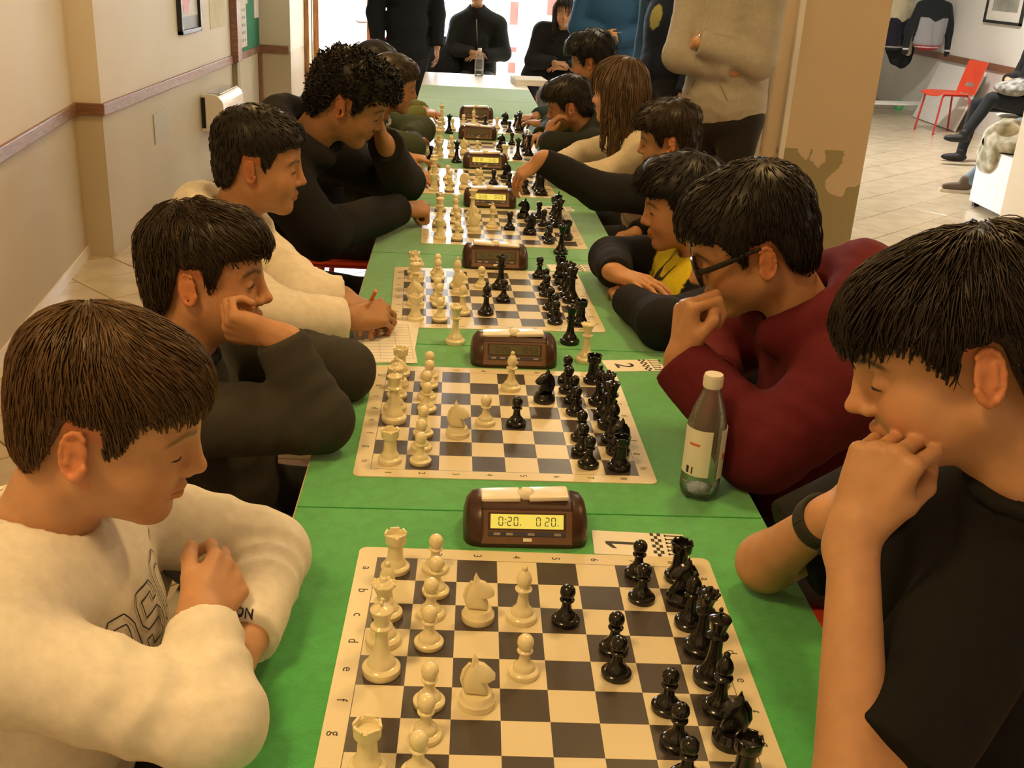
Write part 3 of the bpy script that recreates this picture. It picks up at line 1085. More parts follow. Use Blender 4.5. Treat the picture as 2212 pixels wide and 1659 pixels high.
def thin_clear(name, tint, refl, haze=.0):
    m, nt, b = _mat(name)
    N, L = nt.nodes, nt.links
    N.remove(b)
    tr = N.new('ShaderNodeBsdfTransparent')
    tr.inputs[0].default_value = (*tint, 1)
    gl = N.new('ShaderNodeBsdfGlossy')
    gl.inputs['Roughness'].default_value = .06
    lw = N.new('ShaderNodeLayerWeight')
    lw.inputs[0].default_value = refl
    nz = N.new('ShaderNodeTexNoise')
    nz.inputs['Scale'].default_value = 35
    bp = N.new('ShaderNodeBump')
    bp.inputs['Strength'].default_value = .25
    bp.inputs['Distance'].default_value = .004
    L.new(nz.outputs['Fac'], bp.inputs['Height'])
    L.new(bp.outputs['Normal'], gl.inputs['Normal'])
    mx = N.new('ShaderNodeMixShader')
    L.new(lw.outputs['Fresnel'], mx.inputs[0])
    L.new(tr.outputs[0], mx.inputs[1])
    L.new(gl.outputs[0], mx.inputs[2])
    df = N.new('ShaderNodeBsdfDiffuse')
    df.inputs[0].default_value = (.8, .8, .78, 1)
    m2 = N.new('ShaderNodeMixShader')
    m2.inputs[0].default_value = haze
    L.new(mx.outputs[0], m2.inputs[1])
    L.new(df.outputs[0], m2.inputs[2])
    L.new(m2.outputs[0], N['Material Output'].inputs[0])
    MATS[name] = m
    return m


M_PET = thin_clear('clear_bottle_plastic', (.97, .98, .97), .26, .05)
M_WATER = thin_clear('water', (.93, .96, .94), .12)
M_CAP = mat('white_cap', (.78, .76, .70), .4)
M_BLABEL = mat('white_bottle_label', (.80, .77, .71), .5)


def bottle(loc, H, R, label, with_label):
    b = empty('water_bottle', loc, 0, label, 'bottle')
    k = H/.215
    prof = [(.0004, .008), (.012, .006), (R*.70, .002), (R*.92, .006), (R, .016), (R, .030), (R*.97, .034), (R, .038), (R, .118*k), (R*.98, .124*k), (R*.80, .150*k), (R*.52, .175*k), (.0125, .188*k), (.0125, .200*k), (.0118, .200*k), (.0118, .187*k), (R*.50, .174*k), (R*.78, .149*k), (R*.955, .123*k), (R*.97, .117*k), (R*.97, .038), (R*.94, .034), (R*.97, .030), (R*.97, .017), (R*.88, .008), (R*.6, .005), (.0004, .010)]
    MB().lathe(prof, 40, cap=False).build('bottle_shell', M_PET, b, smooth=True, angle=1.0)
    for kx in range(5):
        a = kx*2*PI/5
        MB().tube([(R*.35*math.cos(a), R*.35*math.sin(a), .004), (R*.80*math.cos(a), R*.80*math.sin(a), .0035), (R*.93*math.cos(a), R*.93*math.sin(a), .012)], .004, 8).build('base_rib', M_PET, b, smooth=True)
    MB().lathe([(.0003, .011), (R*.85, .010), (R*.955, .02), (R*.955, .046*k), (.0003, .046*k)], 36, cap=False).build('water_fill', M_WATER, b, smooth=True, angle=.9)
    cp = MB().lathe([(.0142, .188*k), (.0150, .190*k), (.0150, .206*k), (.0140, .2095*k), (.0003, .2098*k)], 30)
    for kx in range(30):
        a = kx*2*PI/30
        cp.box((.0149, -.0006, .191*k), (.0154, .0006, .205*k), R=rotz(a))
    cp.build('cap', M_CAP, b, smooth=True, angle=.5)
    if with_label:
        def wrap(a0, a1, z0, z1, r, name, m, par):
            n = max(2, int(abs(a1-a0)/.08))
            V, Fc = [], []
            for i in range(n+1):
                a = a0 + (a1-a0)*i/n
                for rr in (r, r+.0003):
                    for z in (z0, z1):
                        V.append((rr*math.cos(a), rr*math.sin(a), z))
            for i in range(n):
                o_ = i*4
                Fc += [(o_+2, o_+6, o_+7, o_+3), (o_, o_+1, o_+5, o_+4), (o_+1, o_+3, o_+7, o_+5), (o_, o_+4, o_+6, o_+2)]
            Fc += [(0, 2, 3, 1), (4*n, 4*n+1, 4*n+3, 4*n+2)]
            return MB().add(V, Fc).build(name, m, par, smooth=True)
        la = wrap(-PI/2 - 1.55, -PI/2 + .12, .045*k, .124*k, R+.0004, 'paper_label', M_BLABEL, b)
        lb_ = wrap(-PI/2 + .62, -PI/2 + 2.2, .040*k, .124*k, R+.0004, 'paper_label', M_BLABEL, b)
        M_RED = mat('label_red', (.68, .14, .06), .5)
        wrap(-PI/2 - 1.0, -PI/2 - .45, .097*k, .101*k, R+.0008, 'red_stroke', M_RED, la)
        wrap(-PI/2 + .85, -PI/2 + 1.45, .073*k, .083*k, R+.0008, 'red_stroke', M_RED, lb_)
        wrap(-PI/2 - 1.05, -PI/2 - .9, .048*k, .060*k, R+.0008, 'bar_code', M_INK, la)
        wrap(-PI/2 - .75, -PI/2 - .68, .048*k, .060*k, R+.0008, 'bar_code', M_INK, la)
    return b


bottle((.492, .228, TZ), .213, .0315, 'clear water bottle with white cap and torn label beside the maroon hoodie', True)
bottle((.116, 6.66, TZ), .20, .034, 'clear plastic water bottle on the white far table', False)
bx = empty('flat_white_box', (.465, 6.30, TZ), .12, 'flat white cardboard box on the far white table', 'box')
MB().box((-.11, -.13, 0), (.11, .13, .035), bev=.003).build('box_base', M_PAPER, bx)
MB().box((-.113, -.133, .030), (.113, .133, .042), bev=.003).build('box_lid', M_PAPER, bx)

# score sheet pad and pencil
sp_ = empty('score_sheet_pad', (-.062, .905, TZ), .12, 'white score sheet pad under the writing hand', 'paper')
for k in range(3):
    MB().box((-.075 + .004*k, -.15, .0008*k), (.055 + .004*k, .12, .0008*(k+1)), R=rotz(-.06*k)).build('sheet', M_PAPER, sp_)
mb = MB()
for k in range(13):
    mb.box((-.055, -.13 + k*.018, .0025), (.048, -.1293 + k*.018, .0027))
for xx in (-.055, -.02, .015, .048):
    mb.box((xx, -.13, .0025), (xx+.0008, .09, .0027))
mb.build('ruled_lines', mat('grey_rule', (.45, .45, .44), .8), sp_)


# ------------------------------------------------------------------ implicit-surface modelling (bodies and clothes)
f32 = np.float32


def smin(a, b, k):
    h = np.maximum(k - np.abs(a - b), 0)
    return np.minimum(a, b) - h*h*(.25/k)


def smax(a, b, k):
    h = np.maximum(k - np.abs(a - b), 0)
    return np.maximum(a, b) + h*h*(.25/k)


def unit(v):
    v = np.asarray(v, float)
    return v/(np.linalg.norm(v) + 1e-12)


def frame_from(fwd, up):
    """columns: forward, left, up"""
    x = unit(fwd)
    y = unit(np.cross(up, x))
    return np.stack([x, y, np.cross(x, y)], 1)


class Fld:
    def __init__(s):
        s.ops = []

    def _push(s, mode, fn, lo, hi, k):
        s.ops.append((mode, fn, np.array(lo, float), np.array(hi, float), k))
        return s

    def cap(s, a, b, ra, rb, k=.02, mode='u'):
        a, b = np.array(a, float), np.array(b, float)
        ab = b - a
        L2 = float(ab @ ab) + 1e-12

        def fn(P, a=a.astype(f32), ab=ab.astype(f32)):
            q = P - a
            h = np.clip((q @ ab)/f32(L2), 0, 1)
            q -= h[:, None]*ab
            return np.sqrt(np.einsum('ij,ij->i', q, q)) - (f32(ra) + h*f32(rb - ra))
        r = max(ra, rb)
        return s._push(mode, fn, np.minimum(a, b) - r, np.maximum(a, b) + r, k)

    def ell(s, c, r, k=.02, R=None, mode='u'):
        c, r = np.array(c, float), np.array(r, float)
        Rm = np.eye(3) if R is None else np.array(R, float)
        ext = np.sqrt(((Rm*r)**2).sum(1))
        ir = (1/r).astype(f32)
        ir2 = (1/r**2).astype(f32)
        Rf, cf = Rm.astype(f32), c.astype(f32)

        def fn(P):
            q = (P - cf) @ Rf
            k0 = np.sqrt(np.einsum('ij,ij->i', q*ir, q*ir))
            k1 = np.sqrt(np.einsum('ij,ij->i', q*ir2, q*ir2)) + f32(1e-9)
            return np.where(k0 < 1e-4, -f32(r.min()), k0*(k0 - 1)/k1)
        return s._push(mode, fn, c - ext, c + ext, k)

    def half(s, p, n, k, c, r):
        """cut away what lies beyond the plane (p, n) within the ball (c, r)"""
        p, n, c = np.array(p, f32), unit(n).astype(f32), np.array(c, f32)

        def fn(P):
            q = P - c
            return np.maximum(-((P - p) @ n), np.sqrt(np.einsum('ij,ij->i', q, q)) - f32(r))
        return s._push('s', fn, c - r, c + r, k)

    def sub(s, F2, k):
        lo, hi = F2.bounds()
        return s._push('u', F2.ev, lo, hi, k)

    def disp(s, fn, lo, hi):
        return s._push('d', fn, lo, hi, 0)

    def ev(s, P, ops=None):
        P = np.asarray(P, f32)
        d = np.full(len(P), 10., f32)
        for mode, fn, lo, hi, k in (s.ops if ops is None else ops):
            if mode == 'u':
                d = smin(d, fn(P), f32(k))
            elif mode == 's':
                d = smax(d, -fn(P), f32(k))
            else:
                d = d + fn(P)
        return d

    def bounds(s):
        lo = np.min([o[2] for o in s.ops if o[0] == 'u'], 0)
        hi = np.max([o[3] for o in s.ops if o[0] == 'u'], 0)
        return lo, hi

    def mesh(s, h, lo=None, hi=None, pad=.012):
        l2, h2 = s.bounds()
        lo = l2 - pad if lo is None else np.maximum(np.array(lo), l2 - pad)
        hi = h2 + pad if hi is None else np.minimum(np.array(hi), h2 + pad)
        BS = 14
        nb = np.maximum(1, np.ceil((hi - lo)/(h*BS)).astype(int))
        n = nb*BS + 1
        D = np.full(n, 1., f32)
        gi = np.stack(np.meshgrid(*[np.arange(k) for k in nb], indexing='ij'), -1).reshape(-1, 3)
        ctr = lo + (gi + .5)*BS*h
        rad = BS*h*.87
        olo = np.array([o[2] for o in s.ops])
        ohi = np.array([o[3] for o in s.ops])
        ok_ = np.array([o[4] for o in s.ops])
        dc = s.ev(ctr)
        off = np.stack(np.meshgrid(*[np.arange(BS+1)]*3, indexing='ij'), -1).reshape(-1, 3)
        offh = (off*h).astype(f32)
        near = np.abs(dc) < rad*1.7 + .012
        for b in range(len(gi)):
            g = gi[b]*BS
            if not near[b]:
                if dc[b] < 0:
                    D[g[0]:g[0]+BS+1, g[1]:g[1]+BS+1, g[2]:g[2]+BS+1] = -1
                continue
            blo = lo + g*h
            bhi = blo + BS*h
            mk = ok_ + .004
            hit = np.all((olo - mk[:, None] < bhi) & (ohi + mk[:, None] > blo), 1)
            ops = [s.ops[i] for i in np.nonzero(hit)[0]]
            if not any(o[0] == 'u' for o in ops):
                continue
            D[g[0]:g[0]+BS+1, g[1]:g[1]+BS+1, g[2]:g[2]+BS+1] = s.ev(blo.astype(f32) + offh, ops).reshape(BS+1, BS+1, BS+1)
        return surf_net(D, lo, h)


def surf_net(D, lo, h):
    S = D < 0
    cnt = np.zeros(np.array(D.shape) - 1, np.int8)
    co = [(i, j, k) for i in (0, 1) for j in (0, 1) for k in (0, 1)]
    sl = lambda c: tuple(slice(c[a], D.shape[a] - 1 + c[a]) for a in range(3))
    for c in co:
        cnt += S[sl(c)]
    act = (cnt > 0) & (cnt < 8)
    idx = np.stack(np.nonzero(act), 1)
    if len(idx) == 0:
        return np.zeros((0, 3)), np.zeros((0, 4), int)
    vid = np.full(cnt.shape, -1, np.int32)
    vid[act] = np.arange(len(idx))
    vals = np.stack([D[idx[:, 0]+c[0], idx[:, 1]+c[1], idx[:, 2]+c[2]] for c in co], 1)
    acc = np.zeros((len(idx), 3), f32)
    w = np.zeros(len(idx), f32)
    for a in range(8):
        for b in range(a+1, 8):
            df = np.array(co[b]) - np.array(co[a])
            if np.abs(df).sum() != 1:
                continue
            va, vb = vals[:, a], vals[:, b]
            mk = (va < 0) != (vb < 0)
            t = np.where(mk, va/(va - vb + 1e-12), 0)
            p = np.array(co[a], f32)[None] + t[:, None]*df[None]
            acc += p*mk[:, None]
            w += mk
    V = np.array(lo) + (idx + acc/w[:, None])*h
    Q = []
    for a in range(3):
        s0 = [slice(None)]*3
        s1 = [slice(None)]*3
        s0[a], s1[a] = slice(0, -1), slice(1, None)
        A, B_ = S[tuple(s0)], S[tuple(s1)]
        e = np.stack(np.nonzero(A != B_), 1)
        u, v = [(1, 2), (2, 0), (0, 1)][a]
        ok = (e[:, u] > 0) & (e[:, v] > 0) & (e[:, u] < D.shape[u]-1) & (e[:, v] < D.shape[v]-1)
        e = e[ok]
        sgn = A[e[:, 0], e[:, 1], e[:, 2]]

        def g(du, dv):
            c = e.copy()
            c[:, u] += du
            c[:, v] += dv
            return vid[c[:, 0], c[:, 1], c[:, 2]]
        q = np.stack([g(-1, -1), g(0, -1), g(0, 0), g(-1, 0)], 1)
        q[~sgn] = q[~sgn][:, ::-1]
        Q.append(q)
    Q = np.concatenate(Q)
    Q = Q[(Q >= 0).all(1)]
    return V, Q


def wob(P, f, seed):
    r = np.random.RandomState(seed)
    a = r.normal(size=(4, 3))
    a /= np.linalg.norm(a, axis=1)[:, None]
    ph = r.uniform(0, 6.28, 4)
    P = P.astype(f32)
    w1 = np.sin(P @ (a[0]*f*.6).astype(f32) + f32(ph[0]))
    w2 = np.sin(P @ (a[1]*f*.8).astype(f32) + f32(ph[1]) + 1.3*w1)
    return np.sin(P @ (a[2]*f).astype(f32) + f32(ph[2]) + 1.6*w2) * (.6 + .4*np.sin(P @ (a[3]*f*.5).astype(f32) + f32(ph[3])))


# ------------------------------------------------------------------ head
def sstep(x, a, b):
    t = np.clip((x - a)/(b - a), 0, 1)
    return t*t*(3 - 2*t)


class HF:
    """head frame: x forward, y left, z up, origin between the ears"""

    def __init__(s, pos, R, sc):
        s.pos, s.R, s.s = np.array(pos, float), np.array(R, float), sc

    def pt(s, *p):
        return s.pos + s.R @ (np.array(p)*s.s)

    def inv(s, P):
        return ((P - s.pos) @ s.R)/s.s


def add_head(F, h, neck, v):
    S = h.s
    E = lambda c, r, k, R=None, mode='u': F.ell(h.pt(*c), np.array(r)*S, k*S, h.R if R is None else h.R @ R, mode)
    C = lambda a, b, ra, rb, k, mode='u': F.cap(h.pt(*a), h.pt(*b), ra*S, rb*S, k*S, mode)
    fat = v.get('fat', 0.0)
    nz = v.get('nose', 1.0)
    cz = v.get('cz', .086)
    E((-.008, 0, .038), (.098, .074, cz), .01)
    E((.028, 0, .045), (.064, .060, .062*cz/.086), .02)
    E((.030, 0, -.020), (.054, .054 + fat*.5, .074), .03)
    E((.058, 0, -.042), (.034, .032 + fat*.3, .038), .02)
    for s in (1, -1):
        E((.050, s*.033, -.030), (.034 + fat*.3, .028 + fat, .034 + fat*.5), .02)
        C((.002, s*.045, -.045), (.064, s*.014, -.086), .022 + fat*.6, .017, .025)
        C((.086, s*.012, .026), (.066, s*.046, .024), .008, .008, .012)
        E((.101, s*.033, .005), (.017, .018, .0125), .012, None, 's')
        E((.0750, s*.032, .004), (.0135, .0138, .0125), .003)
        E((.097, s*.0115, -.0275), (.0090, .0075, .0070), .005)
    E((.028, 0, -.062), (.050, .040 + fat*.5, .034 + fat*.4), .02)
    E((.076, 0, -.088), (.017, .020, .0165), .016)
    C((.090, 0, .020), (.1045*1, 0, -.016), .0078, .0092, .012)
    E((.1075 + .004*(nz-1)*10*.1, 0, -.0215), (.0112*nz, .0098, .0092), .007)
    for s in (1, -1):
        C((.0955, 0, -.0500), (.0840, s*.020, -.0565), .0058, .0038, .006)
        C((.0940, 0, -.0620), (.0840, s*.018, -.0585), .0066, .0040, .006)
        C((.110, s*.002, -.0565), (.092, s*.018, -.0570), .0022, .0016, .003, 's')
    # ears
    for s in (1, -1):
        Re = rotz(s*.36) @ roty(-.18)
        c = np.array((-.012, s*.0775, -.003))
        F.ell(h.pt(*c), np.array((.0140, .0038, .0250))*S, .004*S, h.R @ Re)
        prev = None
        for k, a in enumerate(np.linspace(-.95, 4.0, 12)):
            q = c + Re @ np.array((-.0145*math.sin(a + .25), s*(.0042 if k > 1 else .001), .0258*math.cos(a + .25)))
            if prev is not None:
                C(prev, q, .0030 if k < 10 else .0044, .0030 if k < 9 else .0044, .0025)
            prev = q
        q0 = c + Re @ np.array((-.006, s*.0036, .012))
        q1 = c + Re @ np.array((-.006, s*.0036, -.009))
        C(q0, q1, .0029, .0029, .003)
        E(c + Re @ np.array((.003, s*.0055, -.004)), (.0062, .0042, .0085), .003, Re, 's')
    # neck
    F.cap(h.pt(-.022, 0, -.045), neck, .050*S*v.get('neckw', 1), .056*S*v.get('neckw', 1), .03*S)


SKIN = dict(warm=(.50, .255, .125), fair=(.54, .295, .160), tan=(.40, .200, .095))


def head_colors(q, base, hair, v):
    """own colour of skin, lips, brows, lids and eyes, plus shade painted into mouth line and nostrils, at head-frame points q"""
    base = np.array(base, f32)
    col = np.tile(base, (len(q), 1)).astype(f32)
    x, y, z = q[:, 0], q[:, 1], q[:, 2]
    ay_ = np.abs(y)

    def blend(mask, c):
        nonlocal col
        m_ = np.clip(mask, 0, 1)[:, None]
        col = col*(1 - m_) + np.array(c, f32)*m_
    rosy = base*np.array((1.10, .80, .72))
    g = lambda cx, cy, cz, r: np.exp(-(((x-cx)**2 + (ay_-cy)**2 + (z-cz)**2)/r**2))
    blend(.6*g(.075, .036, -.028, .022), rosy)
    blend(.5*g(.112, 0, -.022, .014), rosy)
    ear = (ay_ > .070)*(x < .012)*(x > -.045)*(z > -.045)*(z < .04)
    blend(.75*ear, base*np.array((1.08, .72, .62)))
    lips = sstep(x, .082, .088)*np.exp(-(np.maximum(ay_-.018, 0)/.004)**2)*sstep(z, -.0700, -.0665)*(1 - sstep(z, -.0490, -.0455))
    blend(.6*lips, base*np.array((.98, .66, .60)))
    slit = sstep(x, .080, .086)*np.exp(-((z + .0568)/.0016)**2)*(ay_ < .0205)
    blend(.9*slit, base*np.array((.35, .18, .15)))  # shade in the gap between the lips, painted into the colour
    blend((((x-.108)**2 + (ay_-.0062)**2 + (z+.0335)**2) < .0033**2)*1.0, base*.25)  # shade inside the nostrils, painted as dark spots
    # brows
    zb = .0265 - .9*np.maximum(ay_-.034, 0)**1.0*.5 + .004*np.clip((ay_-.012)/.02, 0, 1)
    brow = (x > .045)*sstep(ay_, .010, .016)*(1 - sstep(ay_, .050, .057))*np.exp(-((z - zb)/.0042)**2)
    blend(brow*v.get('brow', .8), np.array(hair)*1.0)
    # eyes: upper lid, lash line, slit of eyeball
    ec = np.array((.0750, .032, .004))
    dx, dy, dz = x - ec[0], ay_ - ec[1], z - ec[2]
    r = np.sqrt(dx*dx + dy*dy + dz*dz)
    el = np.arctan2(dz, np.hypot(dx, dy))
    az_ = np.arctan2(dy, dx)
    on = (r < .0165)*(dx > 0)
    up, lw = v.get('lid', (-.12, -.42))
    wid = 1 - (az_/1.0)**2
    up_, lw_ = lw + (up - lw)*np.clip(wid, 0, 1), lw
    inside = on*(el < up_)*(el > lw_)*(np.abs(az_) < 1.0)
    blend(inside*1.0, (.50, .42, .36))
    blend(inside*(np.abs(az_ - v.get('gaze', 0.0)) < .42)*1.0, (.030, .018, .012))
    lash = on*np.exp(-((el - up_)/.10)**2)*(np.abs(az_) < 1.1)
    blend(.95*lash, np.array(hair)*.35)
    blend(.30*on*(el > up_ + .1), base*np.array((.80, .66, .60)))
    return col


# ------------------------------------------------------------------ hair
def ellf(q, c, r):
    q = (q - np.array(c, f32))
    r = np.array(r, f32)
    k0 = np.sqrt(((q/r)**2).sum(1))
    k1 = np.sqrt(((q/(r*r))**2).sum(1)) + 1e-9
    return k0*(k0 - 1)/k1


def hair_base(q, st):
    cz = st.get('cz', .086)
    d = smin(ellf(q, (-.008, 0, .038), (.098, .074, cz)), ellf(q, (.028, 0, .045), (.064, .060, .062*cz/.086)), f32(.02))
    d = smin(d, ellf(q, (-.040, 0, -.020), (.052, .056, .062)), f32(.03))
    x, y, z = q[:, 0], q[:, 1], q[:, 2]
    t = st['side'] + (st['top'] - st['side'])*sstep(z, .02, .11) + st.get('front', 0)*sstep(x, .02, .085)*sstep(z, .035, .075)
    t = t + st.get('back', 0)*sstep(-x, .0, .08)*sstep(z, -.06, .0)
    if st.get('rough', 0):
        t = t + st['rough']*wob(q, st.get('rf', 140.), 3)
    return d - t


def hair_field(q, st):
    d = hair_base(q, st)
    x, y, z = q[:, 0], q[:, 1], q[:, 2]
    zl = np.interp(x, st['xs'], st['zs']).astype(f32)
    zl = zl + st.get('jag', .003)*np.sin(y*260 + 3*np.sin(x*140)) + st.get('skew', 0)*y
    d = smax(d, (zl - z)*f32(.75), f32(st.get('edge', .008)))
    if st.get('ears', True):
        for s in (1, -1):
            d = smax(d, -ellf(q, (-.013, s*.088, -.004), (.024, .020, .034)), f32(.006))
    for (a, b, ra, rb, k) in st.get('locks', []):
        a, b = np.array(a, f32), np.array(b, f32)
        ab = b - a
        w = q - a
        hh = np.clip((w @ ab)/(ab @ ab), 0, 1)
        w = w - hh[:, None]*ab
        d = smin(d, np.sqrt((w*w).sum(1)) - (ra + hh*(rb - ra)) + .002*wob(q, 190., 5), f32(k))
    return d


SHORT = dict(side=.007, top=.016, front=.004, xs=[-.13, -.09, -.062, -.046, -.030, .006, .010, .022, .030, .046, .070, .090, .13], zs=[-.055, -.066, -.060, -.045, .032, .034, .010, -.012, .004, .046, .062, .066, .066])


def style(**k):
    d = dict(SHORT)
    d.update(k)
    return d


def add_hair(h, st, color, parent, vox, nstr, seed, name='hair', label=None, gloss=.42):
    ext = st.get('ext', ((-.14, -.115, -.10), (.14, .115, .165)))
    v = vox/h.s
    ax_ = [np.arange(ext[0][i], ext[1][i] + v, v) for i in range(3)]
    P = np.stack(np.meshgrid(*ax_, indexing='ij'), -1).astype(f32)
    D = hair_field(P.reshape(-1, 3), st).reshape(P.shape[:3])
    D = np.where(np.isfinite(D), D, 1)
    V, Q = surf_net(D, ext[0], v)
    rs = np.random.RandomState(seed)
    color = np.array(color)
    vv = 1 + .22*wob(V*np.array((1, 2.2, 1)), 320., 9)
    cols = [np.clip(color*.85, 0, 1)[None]*vv[:, None]]
    Vs = [V]
    Qs = [Q]
    n0 = len(V)
    if nstr:
        # normals by gradient of the smooth hair base
        fld = lambda q: hair_base(q, st)
        if st.get('locks'):
            fld = lambda q: hair_field(q, dict(st, xs=[-1, 1], zs=[-1, -1]))
        okv = np.nonzero(fld(V.astype(f32)) > -.0025)[0]
        p = V[okv[rs.randint(0, len(okv), nstr)]].astype(f32)

        def grad(q):
            e = f32(.0015)
            g = np.stack([fld(q + np.array(o, f32)*e) - fld(q - np.array(o, f32)*e) for o in ((1, 0, 0), (0, 1, 0), (0, 0, 1))], 1)
            return g/(np.linalg.norm(g, axis=1)[:, None] + 1e-9)
        crown = np.array(st.get('crown', (-.055, .0, .125)), f32)
        n_seg = st.get('seg', 5)
        L = st.get('len', .045)*rs.uniform(.6, 1.25, nstr)
        lift = rs.uniform(-.0005, st.get('lift', .0035), nstr).astype(f32)
        wd = 1.25*st.get('width', .0013)*rs.uniform(.6, 1.3, nstr)
        jit = rs.normal(size=(nstr, 3))*st.get('jit', .22)
        cph = rs.uniform(0, 6.28, nstr)
        ovr = rs.uniform(-.2, 1.3, nstr)
        curl = st.get('curl', 0)
        pts, nor, tan = [], [], []
        for i in range(n_seg):
            g = grad(p)
            d0 = fld(p)
            tgt = lift*(.25 + .75*math.sin(PI*(.15 + .7*i/(n_seg-1)))) + .0004
            p = p - (d0 - tgt)[:, None]*g
            u = p - crown
            u = u/(np.linalg.norm(u, axis=1)[:, None] + 1e-6)
            fl = np.array(st.get('flow', (0, 0, -.35)), f32)[None]*1.0
            fr = sstep(p[:, 0], -.02, .05)*sstep(p[:, 2], .06, .11)
            u = u + fl + fr[:, None]*np.array(st.get('fringe', (.5, 0, -.1)), f32)[None] + jit*(.4 + .6*i/n_seg)
            if curl:
                ph = cph + i*st.get('cstep', 1.6)
                b_ = np.cross(g, u)
                u = u + curl*(np.cos(ph)[:, None]*b_ + .7*np.sin(ph)[:, None]*u)
                p = p + g*(curl*.0035*np.sin(ph*1.3))[:, None]
            u = u - (u*g).sum(1)[:, None]*g
            u = u/(np.linalg.norm(u, axis=1)[:, None] + 1e-9)
            pts.append(p.copy())
            nor.append(g)
            tan.append(u)
            pn = (p + u*(L/n_seg)[:, None]).astype(f32)
            zl = np.interp(pn[:, 0], st['xs'], st['zs'])
            stop = (pn[:, 2] < zl - st.get('over', .007)*ovr) & (pn[:, 2] < p[:, 2]) if not st.get('locks') else np.zeros(nstr, bool)
            stop |= (pn[:, 0] > -.040) & (pn[:, 0] < .010) & (np.abs(pn[:, 1]) > .068) & (pn[:, 2] < st.get('earz', .030)) & bool(st.get('ears', True))
            p = np.where(stop[:, None], p + u*f32(.0004), pn).astype(f32)
        NS = 3
        VV = np.zeros((nstr, n_seg, NS, 3))
        for i in range(n_seg):
            w = wd*(1 - .9*(i/(n_seg-1))**1.6)*(.55 if i == 0 else 1)
            bi = np.cross(nor[i], tan[i])
            for j in range(NS):
                a = 2*PI*j/NS + PI/2
                VV[:, i, j] = pts[i] + w[:, None]*(math.cos(a)*bi*1.4 + math.sin(a)*nor[i]*.8)
        ids = (np.arange(nstr)[:, None, None]*n_seg + np.arange(n_seg)[None, :, None])*NS + np.arange(NS)[None, None]
        a_ = ids[:, :-1, :]
        b_ = ids[:, 1:, :]
        q = np.stack([a_, np.roll(a_, -1, 2), np.roll(b_, -1, 2), b_], -1).reshape(-1, 4)
        Vs.append(VV.reshape(-1, 3))
        Qs.append(q + n0)
        cc = color[None]*rs.uniform(.55, 1.5, nstr)[:, None]
        cols.append(np.repeat(cc, n_seg*NS, 0))
    V = h.pos + (np.concatenate(Vs) @ h.R.T)*h.s
    return np_mesh(name, V, np.concatenate(Qs), colmat('hair_%s' % ('gloss' if gloss < .5 else 'matt'), rough=gloss, spec=.32, var=.1, vscale=60), parent, np.clip(np.concatenate(cols), 0, 1))


# ------------------------------------------------------------------ hand
FING = [(.026, .088, (.042, .026, .021), .0086), (.007, .092, (.046, .029, .022), .0089), (-.012, .086, (.043, .027, .021), .0084), (-.029, .077, (.034, .020, .018), .0074)]


def add_hand(F, wr, fdir, dorsal, side, curl=(.3, .4, .3), s=1.0, spread=.08, thumb=None, curls=None, arm=None):
    X = unit(fdir)
    Z = unit(np.array(dorsal) - X*np.dot(X, dorsal))
    Y = np.cross(Z, X)*(1 if side == 'R' else -1)      # towards the thumb
    wr = np.array(wr, float)
    T_ = lambda x, y, z: wr + (X*x + Y*y + Z*z)*s
    F.cap(T_(-.02, 0, 0), T_(.012, 0, 0), .023*s, .021*s, .02*s)
    tips = []
    for i, (yk, xk, ln, r) in enumerate(FING):
        F.cap(T_(.012, yk*.55, 0), T_(xk, yk, .002), .0135*s, .0108*s, .010*s)
    F.ell(T_(.048, 0, -.005), np.array((.044, .036, .0125))*s, .01*s, np.stack([X, Y, Z], 1))
    for i, (yk, xk, ln, r) in enumerate(FING):
        cu = curls[i] if curls else curl
        p = T_(xk, yk, .001)
        th = 0
        sp = (1.5 - i)*spread
        for j in range(3):
            th += cu[j]
            d = (X*math.cos(sp) + Y*math.sin(sp))*math.cos(th) - Z*math.sin(th)
            q = p + d*ln[j]*s
            r0, r1 = r*(1 - .07*j), r*(1 - .07*(j+1))
            F.cap(p, q, r0*s, r1*s, (.0045 if j == 0 else .0022)*s)
            p = q
        tips.append(p)
    F.cap(T_(.010, .012, -.006), T_(.046, .030, -.012), .0155*s, .0130*s, .012*s)
    tp = thumb or [(.046, .033, -.012), (.074, .046, -.018), (.098, .050, -.024)]
    for a, b, r0, r1 in zip(tp[:-1], tp[1:], (.0112, .0098), (.0098, .0088)):
        F.cap(T_(*a), T_(*b), r0*s, r1*s, .004*s)
    return tips


FIST = (1.35, 1.65, .9)
THUMB_FIST = [(.046, .033, -.014), (.070, .030, -.030), (.074, .008, -.036)]


# ------------------------------------------------------------------ people
def ringfold(F, c, axis, lam, A, sig, lat, seed=0):
    c, axis, lat = np.array(c, f32), unit(axis).astype(f32), unit(lat).astype(f32)
    l2 = unit(np.cross(axis, lat)).astype(f32)

    def fn(P):
        q = P - c
        s = q @ axis
        ph = s*f32(2*PI/lam) + 1.3*np.sin((q @ lat)*f32(48) + seed) + .9*np.sin((q @ l2)*f32(39) + 2*seed)
        w = np.exp(-np.einsum('ij,ij->i', q, q)/f32(2*sig*sig))
        return f32(A)*(np.abs(np.sin(ph*.5)) - .64)*w
    r = sig*2.6
    F.disp(fn, c - r, c + r)


def wrinkle(F, A, f, seed, lo, hi):
    F.disp(lambda P: f32(A)*wob(P, f, seed), lo, hi)


